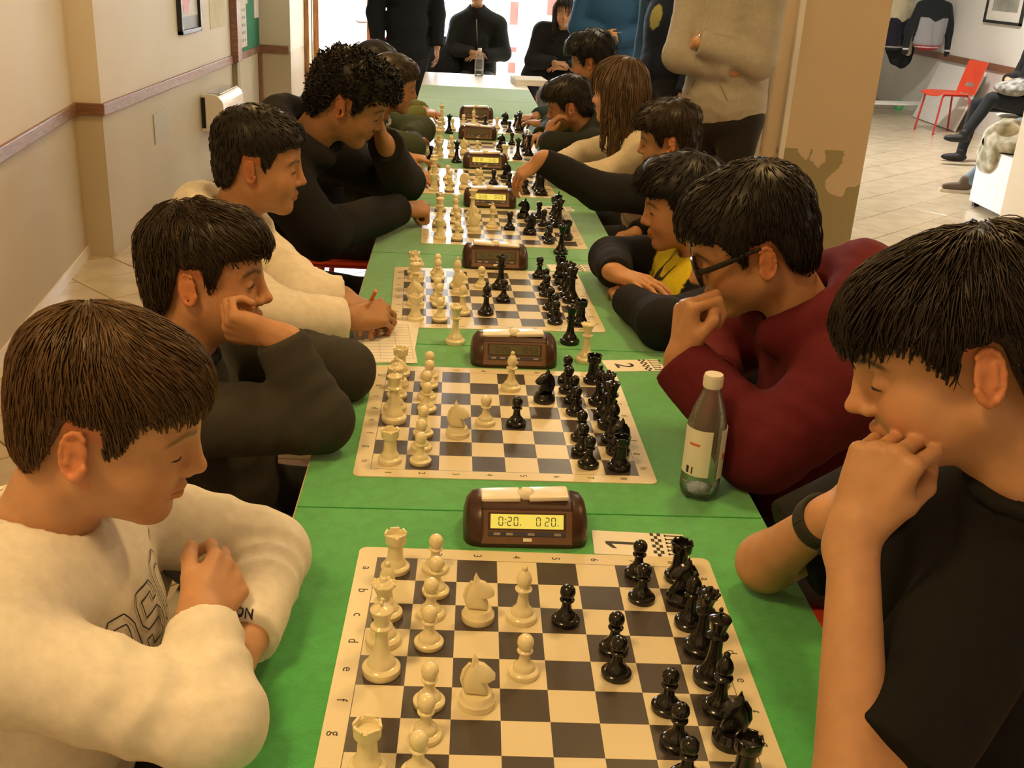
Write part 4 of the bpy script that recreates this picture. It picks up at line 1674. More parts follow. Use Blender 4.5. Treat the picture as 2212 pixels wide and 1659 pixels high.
def person(label, head, lat=None, shoulders=None, elbows=None, wrists=None, hands=None, neck=None, chest=None, pelvis=None, knees=None, feet=None,
           b=1.0, skin='fair', face=None, hairst=None, haircol=(.03, .018, .010), nstr=900, top=None, pants=(.03, .032, .04), shoes=(.05, .05, .05), vox=(.003, .003, .005),
           gloss=.42, seed=1, bare=False, stand=False, root=None, category='person'):
    face = face or {}
    near_ = vox[0] < .0022
    vox = (vox[0]*(1.38 if near_ else 1.6), vox[1]*(1.2 if near_ else 1.4), vox[2]*1.62)
    nstr = int(nstr*(.66 if near_ else .52))
    pos, yaw, pit, rol, hs = head
    R = rotz(yaw) @ roty(pit) @ rotx(rol)
    h = HF(pos, R, hs)
    N = np.array(neck) if neck is not None else h.pt(-.045, 0, -.15)
    SL, SR = [np.array(p, float) for p in shoulders]
    Cc, Pv = np.array(chest, float), np.array(pelvis, float)
    left = unit(SL - SR)
    up = unit(N - Pv)
    fwd = unit(np.cross(left, up))
    left = np.cross(up, fwd)
    RB = np.stack([fwd, left, up], 1)
    sw = np.linalg.norm(SL - SR)/2
    rt = empty('person', root if root is not None else (Pv[0], Pv[1], 0), 0, label, category)
    inv = np.array(rt.location)

    def local(V):
        return V - inv

    def torso(F, inf, k=.05):
        F.ell(Pv + up*.03, (.115*b + inf, .150*b + inf, .13*b), k, RB)
        F.ell((Pv + Cc)/2, (.108*b + inf, .140*b + inf, .18*b), k, RB)
        F.ell(Cc, (.112*b + inf, max(sw*.86, .11) + inf*.6, .165*b), k, RB)
        F.cap(SL - left*.03, SR + left*.03, .052*b + inf, .052*b + inf, k)
        for S in (SL, SR):
            F.cap(N - up*.015, S, .040*b + inf, .046*b + inf, .05)

    # --- skin
    F = Fld()
    torso(F, -.022)
    E_, W_ = [np.array(p, float) for p in elbows], [np.array(p, float) for p in wrists]
    for S, e, w in zip((SL, SR), E_, W_):
        F.cap(S, e, .044*b if bare else .036*b, .035*b if bare else .032*b, .03)
        F.cap(e, w, .035*b if bare else .031*b, .0220*b, .015)
    add_head(F, h, N - up*.03, face)
    boxes = []
    hl, hh = h.pos - .17*hs, h.pos + .17*hs
    hl[2] = min(h.pos[2] - .17*hs, N[2] - .03)
    boxes.append([hl, hh])
    for sd, e, w, hd in zip('LR', E_, W_, hands):
        if hd is None:
            continue
        hd = dict(hd)
        fd = hd.pop('f')
        F2 = len(F.ops)
        add_hand(F, w, fd, hd.pop('d'), sd, **hd)
        lo = np.min([o[2] for o in F.ops[F2:]], 0) - .004
        hi = np.max([o[3] for o in F.ops[F2:]], 0) + .004
        dd = unit(e - w)
        if bare:
            lo = np.minimum(lo, np.minimum(e, w) - .05*b)
            hi = np.maximum(hi, np.maximum(e, w) + .05*b)
            m_ = e + (SL if sd == 'L' else SR)*0 + unit((SL if sd == 'L' else SR) - e)*.14
            lo, hi = np.minimum(lo, m_ - .05), np.maximum(hi, m_ + .05)
        else:
            lo, hi = np.minimum(lo, w + dd*.03 - .02), np.maximum(hi, w + dd*.03 + .02)
        boxes.append([lo, hi])
    done = False
    while not done:
        done = True
        for i in range(len(boxes)):
            for j in range(i+1, len(boxes)):
                if np.all(boxes[i][0] < boxes[j][1]) and np.all(boxes[j][0] < boxes[i][1]):
                    boxes[i] = [np.minimum(boxes[i][0], boxes[j][0]), np.maximum(boxes[i][1], boxes[j][1])]
                    boxes.pop(j)
                    done = False
                    break
            if not done:
                break
    Vs, Qs, n0 = [], [], 0
    for lo, hi in boxes:
        V, Q = F.mesh(vox[0], lo, hi)
        Vs.append(V)
        Qs.append(Q + n0)
        n0 += len(V)
    V, Q = F.mesh(max(.014, vox[0]*2))
    ct = V[Q].mean(1)
    keep = np.ones(len(Q), bool)
    for lo, hi in boxes:
        keep &= ~np.all((ct > lo + .012) & (ct < hi - .012), 1)
    Vs.append(V)
    Qs.append(Q[keep] + n0)
    V, Q = np.concatenate(Vs), np.concatenate(Qs)
    used = np.unique(Q)
    remap = np.full(len(V), -1, np.int64)
    remap[used] = np.arange(len(used))
    V, Q = V[used], remap[Q]
    base = np.array(SKIN[skin])
    col = np.tile(base, (len(V), 1)).astype(f32)
    qh = h.inv(V)
    isH = (np.linalg.norm(qh - np.array((0, 0, .01)), axis=1) < .16)
    col[isH] = head_colors(qh[isH].astype(f32), base, haircol, face)
    np_mesh('body', local(V), Q, colmat('skin', rough=.48, spec=.35, sss=.12, var=.07, vscale=45), rt, col)

    # --- lashes along the edge of the upper lids
    if vox[0] < .0068:
        up_l, lw_l = face.get('lid', (-.12, -.42))
        mb = MB()
        for s_ in (1, -1):
            pts = []
            for a in np.linspace(-.95, 1.0, 11):
                el_ = lw_l + (up_l - lw_l)*max(0, 1 - a*a)
                pts.append(h.pt(.0750 + .0139*math.cos(el_)*math.cos(a), s_*(.032 + .0141*math.cos(el_)*math.sin(a)), .004 + .0130*math.sin(el_)) - inv)
            mb.tube(pts, [.0004 + .0009*hs*math.sin(PI*k/10)**.5 for k in range(11)], 6)
        mb.build('eyelashes', mat('lash_black', (.010, .007, .006), .6), rt, smooth=True)
    # --- hair
    if hairst is not None:
        hl_ = HF(h.pos - inv, h.R, h.s)
        add_hair(hl_, hairst, haircol, rt, vox[1], nstr, seed, gloss=gloss)

    # --- top garment
    tp = dict(kind='sweatshirt', col=(.8, .76, .66), inf=.012, fold=1.0, cuff=True, name=None, rough=.85)
    tp.update(top or {})
    inf = tp['inf']
    G = Fld()
    torso(G, inf, .06)
    for sd, S, e, w in zip('LR', (SL, SR), E_, W_):
        dw = unit(w - e)
        du = unit(e - S)
        A = Fld()
        if tp['kind'] == 'tshirt':
            q = S + (e - S)*tp.get('slv', .62)
            A.cap(S, q + du*.05, .050*b + inf, .048*b + inf, .04)
            A.half(q, du, .003, q + du*.10, .16)
            G.sub(A, .03)
        else:
            A.cap(S, e, .052*b + inf, .042*b + inf, .045)
            A.cap(e, w, .042*b + inf, .030*b + inf*.8, .020)
            if tp['cuff']:
                A.cap(w - dw*.045, w - dw*.008, .0315*b + inf*.55, .0305*b + inf*.45, .008)
            A.half(w - dw*.004, dw, .003, w + dw*.06, .09*b)
            G.sub(A, .022)
    lo, hi = G.bounds()
    fA = tp['fold']
    if fA:
        for k_, (S, e, w) in enumerate(zip((SL, SR), E_, W_)):
            if tp['kind'] != 'tshirt':
                bis = unit(unit(w - e) - unit(S - e))
                ringfold(G, e + unit(w - e)*.05, unit(w - e), .040, .0060*fA, .042*b, left, k_ + seed)
                ringfold(G, e + unit(S - e)*.07, unit(S - e), .048, .0055*fA, .045*b, up, 2*k_ + seed)
            ringfold(G, S - up*.07 - unit(S - (SL+SR)/2)*.02, unit(unit(e - S) + up*.4), .046, .0065*fA, .05*b, fwd, k_ + 3 + seed)
        ringfold(G, (Pv*.55 + Cc*.45), up, .06, .008*fA, .11*b, left, seed)
        wrinkle(G, .0026*fA, 22., seed, lo - .02, hi + .02)
        wrinkle(G, .0006*fA, 70., seed + 5, lo - .02, hi + .02)
    if tp['kind'] == 'hoodie' or tp.get('hood'):
        hr = tp.get('hoodr', .030)
        prev = None
        for a in np.linspace(-2.5, 2.5, 11):
            rr = .085*b
            q = N + up*(.012 - .035*math.cos(a)*-1*.8 - .02) + (-fwd*math.cos(a)*rr*1.05 + left*math.sin(a)*rr)
            q = N + up*(.018 + .020*math.cos(a)) - fwd*(math.cos(a)*rr*1.0 + .004) + left*math.sin(a)*rr*1.05
            if prev is not None:
                G.cap(prev, q, hr*(.75 + .35*math.cos(a*.55)), hr*(.75 + .35*math.cos(a*.55)), .022)
            prev = q
        hb = tp.get('hoodb', 1.0)
        G.ell(N - fwd*(.105 + .03*(hb-1))*b - up*(.045 - .05*(hb-1)), (.040*b*hb, .105*b*hb, .085*b*hb), .03, RB)
        ringfold(G, N - fwd*.07 + up*.01, fwd, .030, .005, .07, left, seed + 1)
    Tf = Fld()
    torso(Tf, inf, .06)
    Tf.ops += [o for o in G.ops if o[0] == 'd']
    # neck opening
    nr = .050*hs*face.get('neckw', 1) + tp.get('gap', .009)
    nk = h.pt(-.022, 0, -.045)
    nd_ = unit(nk - N)
    G.cap(N - up*.004 + fwd*.004, nk + nd_*.03, nr, nr*1.05, .006, 's')
    V, Q = G.mesh(vox[2])
    cf = tp['col']
    col = cf(V, dict(N=N, Cc=Cc, Pv=Pv, fwd=fwd, left=left, up=up, SL=SL, SR=SR, E=E_, W=W_)) if callable(cf) else np.tile(np.array(cf), (len(V), 1))
    nm = tp['name'] or {'tshirt': 't_shirt'}.get(tp['kind'], tp['kind'])
    ga = np_mesh(nm, local(V), Q, colmat('cloth_%d' % int(tp['rough']*100), rough=tp['rough'], spec=.2, var=.06, vscale=70, bump=.25, bscale=700, sheen=0.0), rt, col)
    if tp['kind'] != 'tshirt' and tp['cuff'] and vox[2] < .0072:
        for e, w in zip(E_, W_):
            dw = unit(w - e)
            mb = MB()
            pts = [w - dw*.040, w - dw*.020, w - dw*.005]
            mb.tube([p - inv for p in pts], [.0315*b + inf*.55 + .0008, .0312*b + inf*.5 + .0016, .0305*b + inf*.45 + .0008], 28)
            cc = np.tile(np.array(tp.get('cuffcol', cf if not callable(cf) else (.1, .1, .1))), (mb.n, 1))
            me = np_mesh('cuff', np.concatenate(mb.v), np.array([f for f in mb.f if len(f) == 4]), MATS['cloth_%d' % int(tp['rough']*100)], ga, cc)
    if tp.get('collar'):
        K = Fld()
        prev = None
        for a in np.linspace(0, 2*PI, 17):
            q = N + nd_*(.010 + tp.get('ch', .006)*math.cos(a)*-1) + fwd*(math.cos(a)*(nr + .005) + .006) + left*math.sin(a)*(nr + .004)
            if prev is not None:
                K.cap(prev, q, .0085, .0085, .003)
            prev = q
        V, Q = K.mesh(.0035)
        np_mesh('collar', local(V), Q, MATS['cloth_%d' % int(tp['rough']*100)], ga, np.tile(np.array(tp['collar']), (len(V), 1)))

    # --- legs
    kn, ft = [np.array(p, float) for p in knees], [np.array(p, float) for p in feet]
    Lg = Fld()
    Lg.ell(Pv - up*.01, (.125*b, .165*b, .12*b), .05, RB)
    for s_, k_, f_ in zip((1, -1), kn, ft):
        hip = Pv + left*s_*.085*b - up*.03
        Lg.cap(hip, k_, .082*b, .062*b, .04)
        Lg.cap(k_, f_ + np.array((0, 0, .07)), .060*b, .046*b, .02)
    lo, hi = Lg.bounds()
    wrinkle(Lg, .004, 40., seed + 11, lo, hi)
    V, Q = Lg.mesh(.019 if not stand else .015)
    np_mesh('trousers', local(V), Q, colmat('cloth_80', rough=.8, spec=.2, var=.06, vscale=70, bump=.25, bscale=700, sheen=.1), rt, np.tile(np.array(pants), (len(V), 1)))
    for k_, f_ in zip(kn, ft):
        fd = f_ - k_
        fd = fwd*1.0
        fd = unit(np.array((fd[0], fd[1], 0)))
        sh = Fld()
        sh.ell(f_ + fd*.06 + np.array((0, 0, .038)), (.125*b, .045*b, .036), .02, frame_from(fd, (0, 0, 1)))
        sh.cap(f_ + np.array((0, 0, .05)), f_ + np.array((0, 0, .09)), .046*b, .044*b, .02)
        sh.half(f_ + np.array((0, 0, .004)), (0, 0, -1), .004, f_, .4)
        V, Q = sh.mesh(.011)
        np_mesh('shoe', local(V), Q, colmat('cloth_60', rough=.6, spec=.3, var=.06, vscale=70), rt, np.tile(np.array(shoes), (len(V), 1)))
    return dict(root=rt, h=h, G=Tf, GF=G, garment=ga, inv=inv, N=N, Cc=Cc, Pv=Pv, fwd=fwd, left=left, up=up, E=E_, W=W_, SL=SL, SR=SR)


def seated_legs(Pv, fx, y, spread=.10, reach=.38, kz=.50):
    """knees and feet of a seated player facing fx (+1/-1) along x"""
    # order: left, right.  facing +x: left is +y
    s = fx
    kn = [(Pv[0] + fx*reach, y + s*spread, kz), (Pv[0] + fx*reach, y - s*spread, kz)]
    ft = [(Pv[0] + fx*(reach - .04), y + s*(spread + .02), .0), (Pv[0] + fx*(reach - .04), y - s*(spread + .02), .0)]
    return kn, ft


def project_print(P, name, V, Fc, origin, xdir, ydir, ndir, color, lift=.0012, whole=False):
    """lay flat lettering (V in its own xy plane) on the garment by moving it along -ndir until it meets the cloth"""
    o, x, y, n = np.array(origin), unit(xdir), unit(ydir), unit(ndir)
    W = o + V[:, :1]*x + V[:, 1:2]*y + n*.10
    G = P['GF' if whole else 'G']
    for _ in range(60):
        d = G.ev(W)
        W = W - n*np.clip(d - .0006, -.01, .02)[:, None]*.8
    W = W + n*(V[:, 2:3]*.2 + lift)
    mb = MB().add(W - P['inv'], Fc)
    return mb.build(name, color, P['garment'])


def fine_text(txt, size, outline=None, bold=0., res=.006):
    V, Fc = text_mesh(txt, size, bold=bold, outline=outline)
    return V, Fc


# ------------------------------------------------------------------ chairs
M_REDPL = mat('red_plastic', (.78, .085, .035), .35, var=.05, spec=.45)
M_REDMT = mat('red_metal_leg', (.50, .045, .04), .35)
M_WHTPL = mat('white_plastic', (.80, .76, .66), .4)


def chair_at(x, y, rz, label, pl=None, mt=None, group='plastic chairs', tall=1.0):
    """moulded chair facing +x in its own frame"""
    pl, mt = pl or M_REDPL, mt or M_REDMT
    c = empty('plastic_chair', (x, y, 0), rz, label, 'chair', group)
    # seat shell
    V, Fc = [], []
    n, m_ = 10, 8
    for t in (0, 1):
        for i in range(n+1):
            for j in range(m_+1):
                u, v = -.20 + .42*i/n, -.20 + .40*j/m_
                z = .445 + .018*(v/.2)**2 - .020*max(0, (u-.13)/.09)**2 - .008
                V.append((u, v*(1 - .12*(i/n < .2)), z - .012*t))
    W_ = m_ + 1
    off = (n+1)*W_
    for i in range(n):
        for j in range(m_):
            a = i*W_ + j
            Fc += [(a, a+1, a+W_+1, a+W_), (off+a, off+a+W_, off+a+W_+1, off+a+1)]
    for i in range(n):
        for j in (0, m_):
            a = i*W_ + j
            Fc.append((a, a+W_, off+a+W_, off+a))
    for j in range(m_):
        for i in (0, n):
            a = i*W_ + j
            Fc.append((a, a+1, off+a+1, off+a))
    MB().add(V, Fc).build('seat', pl, c, smooth=True, angle=.9)
    # back with a slot at the bottom
    bk = MB()
    rows = [(.445, -.20), (.52, -.215), (.56, -.225), (.64, -.245), (.74, -.268), (.81*tall, -.285)]
    for s in (0, 1):
        pass

    def strip(r0, r1, y0, y1):
        (z0, x0), (z1, x1) = rows[r0], rows[r1]
        seg = 6
        V, Fc = [], []
        for t in (0, 1):
            for (z, x_) in ((z0, x0), (z1, x1)):
                for k in range(seg+1):
                    yy = y0 + (y1-y0)*k/seg
                    V.append((x_ - .03*(1-(yy/.19)**2)*.6 - .012*t, yy, z))
        k1 = seg + 1
        for k in range(seg):
            Fc += [(k, k+1, k1+k+1, k1+k), (2*k1+k, 3*k1+k, 3*k1+k+1, 2*k1+k+1)]
            Fc += [(k, 2*k1+k, 2*k1+k+1, k+1), (k1+k, k1+k+1, 3*k1+k+1, 3*k1+k)]
        for k in (0, seg):
            Fc.append((k, k1+k, 3*k1+k, 2*k1+k))
        bk.add(V, Fc)
    strip(0, 1, -.185, .185)
    strip(1, 2, -.185, -.09)
    strip(1, 2, .09, .185)
    for r in (2, 3, 4):
        strip(r, r+1, -.185, .185)
    bk.build('backrest', pl, c, smooth=True, angle=.9)
    for sx, sy in ((1, 1), (1, -1), (-1, 1), (-1, -1)):
        MB().tube([(sx*.13, sy*.16, .432), (sx*.165, sy*.185, .40), (sx*.205, sy*.205, 0)], .0115, 8).build('leg', mt, c, smooth=True)
    for sy in (1, -1):
        MB().tube([(.13, sy*.16, .430), (-.13, sy*.16, .430)], .010, 8).build('seat_rail', mt, c, smooth=True)
    return c

# ------------------------------------------------------------------ players on the left side of the tables (they face +x)
CREAM_SH = (.80, .765, .69)
HX = SHORT['xs']


def zs_(nape=-.055, ear=.029, burn=-.010, front=.060):
    return [nape, nape - .010, nape - .005, -.035, ear, ear + .002, .010, burn, .006, .046, front, front + .003, front + .003]


pv = (-.42, -.25, .555)
kn, ft = seated_legs(pv, 1, -.24)
L1 = person('boy in a white sweatshirt, arms folded, looking down at the nearest board', ((-.267, -.238, 1.041), .10, .31, .04, .95),
            shoulders=((-.345, -.075, .855), (-.335, -.405, .870)), elbows=(az(585, 1195, .795), az(462, 1560, .80)), wrists=(az(530, 1385, .79), az(432, 1335, .855)),
            hands=(dict(f=(-.3, -.9, .05), d=(.2, 0, 1), s=.86, curl=(.4, .5, .3)), dict(f=(.15, .9, .12), d=(.75, -.25, .6), s=.88, curl=(.55, .9, .6))),
            chest=(-.345, -.24, .755), pelvis=pv, knees=kn, feet=ft, b=.95, skin='fair', face=dict(fat=.004, lid=(-.32, -.46), brow=.75),
            hairst=style(side=.003, top=.013, front=.003, zs=zs_(front=.050), lift=.003, len=.045, width=.0010, crown=(-.05, .012, .125), fringe=(.9, .35, -.1), over=.010),
            haircol=(.078, .043, .019), nstr=6500, top=dict(kind='sweatshirt', col=CREAM_SH, fold=1.7, inf=.010, collar=CREAM_SH, cuffcol=CREAM_SH), vox=(.0017, .0026, .0034), seed=3)

pv = (-.35, .46, .555)
kn, ft = seated_legs(pv, 1, .48)
L2 = person('boy in a dark grey sweatshirt resting his cheek on his fist', ((-.337, .461, .988), .07, .06, -.13, .97),
            shoulders=((-.43, .625, .80), (-.40, .30, .80)), elbows=(az(738, 800, .795), az(690, 905, .80)), wrists=(az(640, 748, .80), ay(603, 728, .34)),
            hands=(dict(f=(-.5, -.8, .0), d=(0, 0, 1), s=.9), dict(f=(-.92, .12, .16), d=(-.05, -.85, -.50), s=.93, curl=(1.05, 1.45, .8), thumb=[(.046, .033, -.012), (.068, .036, -.030), (.082, .020, -.038)])),
            chest=(-.395, .46, .70), pelvis=pv, knees=kn, feet=ft, b=.95, skin='warm', face=dict(lid=(.22, -.35), brow=.9),
            hairst=style(side=.006, top=.016, front=.008, rough=.003, rf=90., zs=zs_(front=.050), width=.0011, lift=.006, len=.045, jit=.4, crown=(-.05, 0, .12), fringe=(.7, -.3, .1), over=.012),
            haircol=(.030, .018, .010), nstr=4000, top=dict(kind='sweatshirt', col=(.045, .042, .034), fold=1.5, inf=.016, collar=(.012, .012, .013)), vox=(.0024, .003, .004), seed=5)

pv = (-.52, 1.10, .555)
kn, ft = seated_legs(pv, 1, 1.12)
L3 = person('boy in a white hoodie writing on a score sheet with a pencil', ((-.375, 1.114, 1.064), .14, .14, -.01, .95),
            shoulders=((-.47, 1.285, .875), (-.46, .94, .875)), elbows=(az(655, 640, .80), az(600, 690, .80)), wrists=(az(742, 642, .795), az(752, 690, .790)),
            hands=(dict(f=(.55, -.8, .0), d=(.1, .1, 1), s=.92, curl=(.3, .4, .3)), dict(f=(.80, .40, .10), d=(.15, -.55, .8), s=.94, curl=(.9, .9, .5), thumb=[(.046, .033, -.012), (.074, .036, -.030), (.090, .022, -.036)])),
            chest=(-.49, 1.105, .75), pelvis=pv, knees=kn, feet=ft, b=1.0, skin='tan', face=dict(fat=.007, lid=(.02, -.40), brow=.85),
            hairst=style(side=.004, top=.016, front=.004, zs=zs_(front=.060), lift=.003, len=.022, over=.004, fringe=(.5, .1, .2)),
            haircol=(.014, .010, .008), nstr=2200, top=dict(kind='hoodie', fold=1.5, col=(.78, .72, .61), inf=.020, cuffcol=(.78, .72, .61)), vox=(.003, .0034, .0046), seed=7)

pv = (-.58, 1.78, .555)
kn, ft = seated_legs(pv, 1, 1.82)
L4 = person('curly-haired teenager in a black hoodie leaning on the table with his head down', ((-.237, 1.649, 1.15), .15, .48, .22, 1.02),
            shoulders=((-.40, 1.93, .98), (-.41, 1.54, .95)), elbows=(az(872, 395, .81), az(690, 505, .82)), wrists=(ay(832, 312, 1.78), az(862, 452, .80)),
            hands=(dict(f=(-.25, -.25, .9), d=(.9, .2, .2), s=1.0, curl=(.5, .8, .5)), dict(f=(.9, .45, -.02), d=(.1, -.3, .9), s=1.02, curl=FIST, thumb=THUMB_FIST)),
            chest=(-.53, 1.75, .78), pelvis=pv, knees=kn, feet=ft, b=1.12, skin='tan', face=dict(lid=(-.2, -.46), brow=.95, nose=1.1),
            hairst=style(side=.006, top=.010, front=.012, rough=.004, rf=110., zs=zs_(front=.058, nape=-.06), lift=.012, len=.055, seg=10, curl=1.5, cstep=1.1, jit=.45, width=.0019, over=.010, ext=((-.16, -.13, -.10), (.16, .13, .185))),
            haircol=(.013, .010, .008), nstr=1900, top=dict(kind='hoodie', col=(.012, .011, .012), inf=.022), vox=(.0034, .0036, .006), seed=9)

pv = (-.52, 2.72, .555)
kn, ft = seated_legs(pv, 1, 2.72)
L5 = person('dark-clad player whose hands reach past the curly-haired teenager', ((-.36, 2.66, .98), .1, .35, 0, .95),
            shoulders=((-.45, 2.86, .80), (-.45, 2.52, .80)), elbows=((-.28, 3.0, .79), (-.27, 2.55, .79)), wrists=(az(872, 338, .785), az(870, 372, .785)),
            hands=(dict(f=(.9, -.3, -.02), d=(0, 0, 1), s=.95, curls=[(.1, .1, .1), (.6, .8, .5), (.7, .9, .5), (.7, .9, .5)]), dict(f=(.8, -.2, -.1), d=(0, -.3, .9), s=.95, curl=(.5, .6, .4))),
            chest=(-.53, 2.70, .68), pelvis=pv, knees=kn, feet=ft, b=.98, skin='warm', hairst=style(zs=zs_()), haircol=(.02, .014, .010), nstr=500,
            top=dict(kind='sweatshirt', col=(.012, .012, .014), inf=.016), vox=(.004, .005, .008), seed=11)

pv = (-.46, 3.26, .555)
kn, ft = seated_legs(pv, 1, 3.30)
L6 = person('boy in a dark green jacket with arms folded on the table', ((-.235, 3.137, 1.028), .21, .22, .12, .93),
            shoulders=((-.36, 3.35, .84), (-.35, 2.99, .84)), elbows=((-.13, 3.52, .80), (-.15, 3.02, .80)), wrists=(az(880, 296, .80), az(893, 305, .805)),
            hands=(dict(f=(-.2, -.9, .0), d=(.2, 0, 1), s=.9, curl=(.3, .5, .3)), dict(f=(.25, .9, .0), d=(.1, 0, 1), s=.9, curl=(.25, .4, .3))),
            chest=(-.44, 3.20, .71), pelvis=pv, knees=kn, feet=ft, b=.92, skin='tan', face=dict(lid=(-.05, -.42)),
            hairst=style(side=.008, top=.018, zs=zs_(front=.056), len=.03, over=.006, fringe=(.8, .1, 0)), haircol=(.035, .025, .014), nstr=900,
            top=dict(kind='jacket', col=(.050, .062, .034), inf=.020, collar=(.55, .52, .45)), vox=(.0042, .0045, .007), seed=13)

pv = (-.58, 4.2, .555)
kn, ft = seated_legs(pv, 1, 4.2)
L7 = person('player in an olive jacket almost hidden behind the boy in green', ((-.40, 4.15, 1.0), .0, .2, 0, .95),
            shoulders=((-.46, 4.34, .81), (-.46, 4.0, .81)), elbows=((-.28, 4.4, .79), (-.28, 3.98, .79)), wrists=((-.16, 4.25, .79), (-.16, 4.12, .79)),
            hands=(dict(f=(.6, -.7, 0), d=(0, 0, 1), s=.9), dict(f=(.6, .7, 0), d=(0, 0, 1), s=.9)), chest=(-.52, 4.17, .68), pelvis=pv, knees=kn, feet=ft, b=.95, skin='warm',
            hairst=style(zs=zs_()), haircol=(.02, .014, .01), nstr=300, top=dict(kind='jacket', col=(.16, .17, .05), inf=.018), vox=(.005, .006, .009), seed=15)

# ------------------------------------------------------------------ players on the right side (they face -x)
pv = (.78, -.20, .555)
kn, ft = seated_legs(pv, -1, -.20)
R1 = person('teenager in a black t-shirt resting his mouth on his clasped hands', ((.625, -.25, 1.160), PI - .24, .42, .10, 1.04),
            shoulders=(ay(2215, 1180, -.26), (.79, -.02, .93)), elbows=(az(1838, 1735, .785), az(1655, 1215, .785)), wrists=(ay(1845, 1145, -.325), ay(1785, 1120, -.17)),
            hands=(dict(f=(.26, .06, .95), d=(-.70, -.70, .1), s=1.0, curl=(1.25, 1.30, .7), thumb=[(.046, .033, -.012), (.066, .036, -.036), (.080, .026, -.058)]), dict(f=(.35, -.30, .85), d=(-.8, .3, 0), s=.95, curl=(1.2, 1.4, .8))),
            chest=(.725, -.20, .82), pelvis=pv, knees=kn, feet=ft, b=1.08, skin='fair', face=dict(lid=(-.25, -.46), brow=.95, nose=1.12, cz=.076), bare=True,
            hairst=style(side=.012, top=.010, front=.006, back=.008, cz=.076, rough=.003, rf=80., width=.0010, xs=[-.13, -.09, -.062, -.046, -.030, .004, .010, .020, .030, .046, .070, .090, .14], zs=[-.075, -.080, -.075, -.065, .026, .028, .008, .002, .018, .044, .044, .042, .042], lift=.006, len=.055, jit=.32, crown=(-.05, .0, .125), fringe=(.8, .15, -.25), over=.014, earz=.030, ext=((-.16, -.13, -.13), (.16, .13, .185))),
            haircol=(.016, .010, .008), nstr=7000, top=dict(kind='tshirt', col=(.010, .010, .011), inf=.018, collar=(.010, .010, .011), slv=.86, fold=.8), vox=(.0018, .0026, .004), seed=21)

pv = (.86, .50, .555)
kn, ft = seated_legs(pv, -1, .50)
R2 = person('teenager with black glasses in a maroon hoodie, fist at his mouth', ((.600, .497, 1.085), PI - .20, .45, -.14, 1.05),
            shoulders=((.745, .325, .90), (.75, .68, .90)), elbows=((.600, .275, .800), (.60, .74, .80)), wrists=(ay(1470, 775, .39), (.585, .58, .80)),
            hands=(dict(f=(.05, .12, .95), d=(-.95, -.15, .1), s=1.04, curl=(1.15, 1.45, .8), thumb=[(.046, .033, -.012), (.072, .036, -.030), (.094, .020, -.036)]), dict(f=(.1, -.8, .1), d=(0, 0, 1), s=1.0, curl=FIST)),
            chest=(.80, .50, .76), pelvis=pv, knees=kn, feet=ft, b=1.10, skin='warm', face=dict(lid=(-.1, -.44), brow=.9, nose=1.05),
            hairst=style(side=.008, top=.018, front=.006, zs=zs_(front=.056), lift=.003, len=.028, over=.006, fringe=(.7, -.1, 0)),
            haircol=(.014, .010, .009), nstr=3000, top=dict(kind='hoodie', fold=1.5, col=(.105, .010, .016), inf=.024, hoodr=.042, hoodb=1.35), vox=(.0025, .003, .0042), seed=23)

pv = (.86, 1.25, .555)
kn, ft = seated_legs(pv, -1, 1.25)
YEL = (.62, .50, .020)


def r3col(V, d):
    q = V - d['Cc']
    a = np.abs(q @ d['left'])
    front = (q @ d['fwd'] > -.03) & (a < .135)
    arm = np.zeros(len(V), bool)
    for S, e, w in zip((d['SL'], d['SR']), d['E'], d['W']):
        for A, B_ in ((S, e), (e, w)):
            ab = B_ - A
            t = np.clip(((V - A) @ ab)/(ab @ ab), .15 if A is S else 0, 1)
            arm |= np.linalg.norm(V - A - t[:, None]*ab, axis=1) < .069
    c = np.tile(np.array((.010, .010, .012)), (len(V), 1))
    c[front & ~arm] = YEL
    return c


R3 = person('boy in a black and yellow top with hands crossed on the table', ((.641, 1.333, .969), PI - .12, .21, 0, .95),
            shoulders=((.72, 1.14, .765), (.66, 1.49, .800)), elbows=(az(1432, 700, .795), az(1318, 560, .80)), wrists=(az(1352, 645, .785), az(1330, 590, .825)),
            hands=(dict(f=(.0, .8, .0), d=(-.2, 0, 1), s=.88, curl=(.3, .4, .3)), dict(f=(.62, -.60, -.02), d=(-.15, .1, 1), s=.92, curl=(.22, .35, .25), spread=.12)),
            chest=(.705, 1.31, .69), pelvis=pv, knees=kn, feet=ft, b=.92, skin='warm', face=dict(lid=(.10, -.38), brow=.9),
            hairst=style(side=.016, top=.024, front=.014, zs=zs_(front=.048, ear=.030), lift=.006, len=.04, jit=.35, over=.012, fringe=(.8, .2, -.1), ears=False, edge=.01),
            haircol=(.009, .007, .008), nstr=1800, top=dict(kind='sweatshirt', col=r3col, inf=.017, cuffcol=(.010, .010, .012)), vox=(.003, .0034, .0046), seed=25)

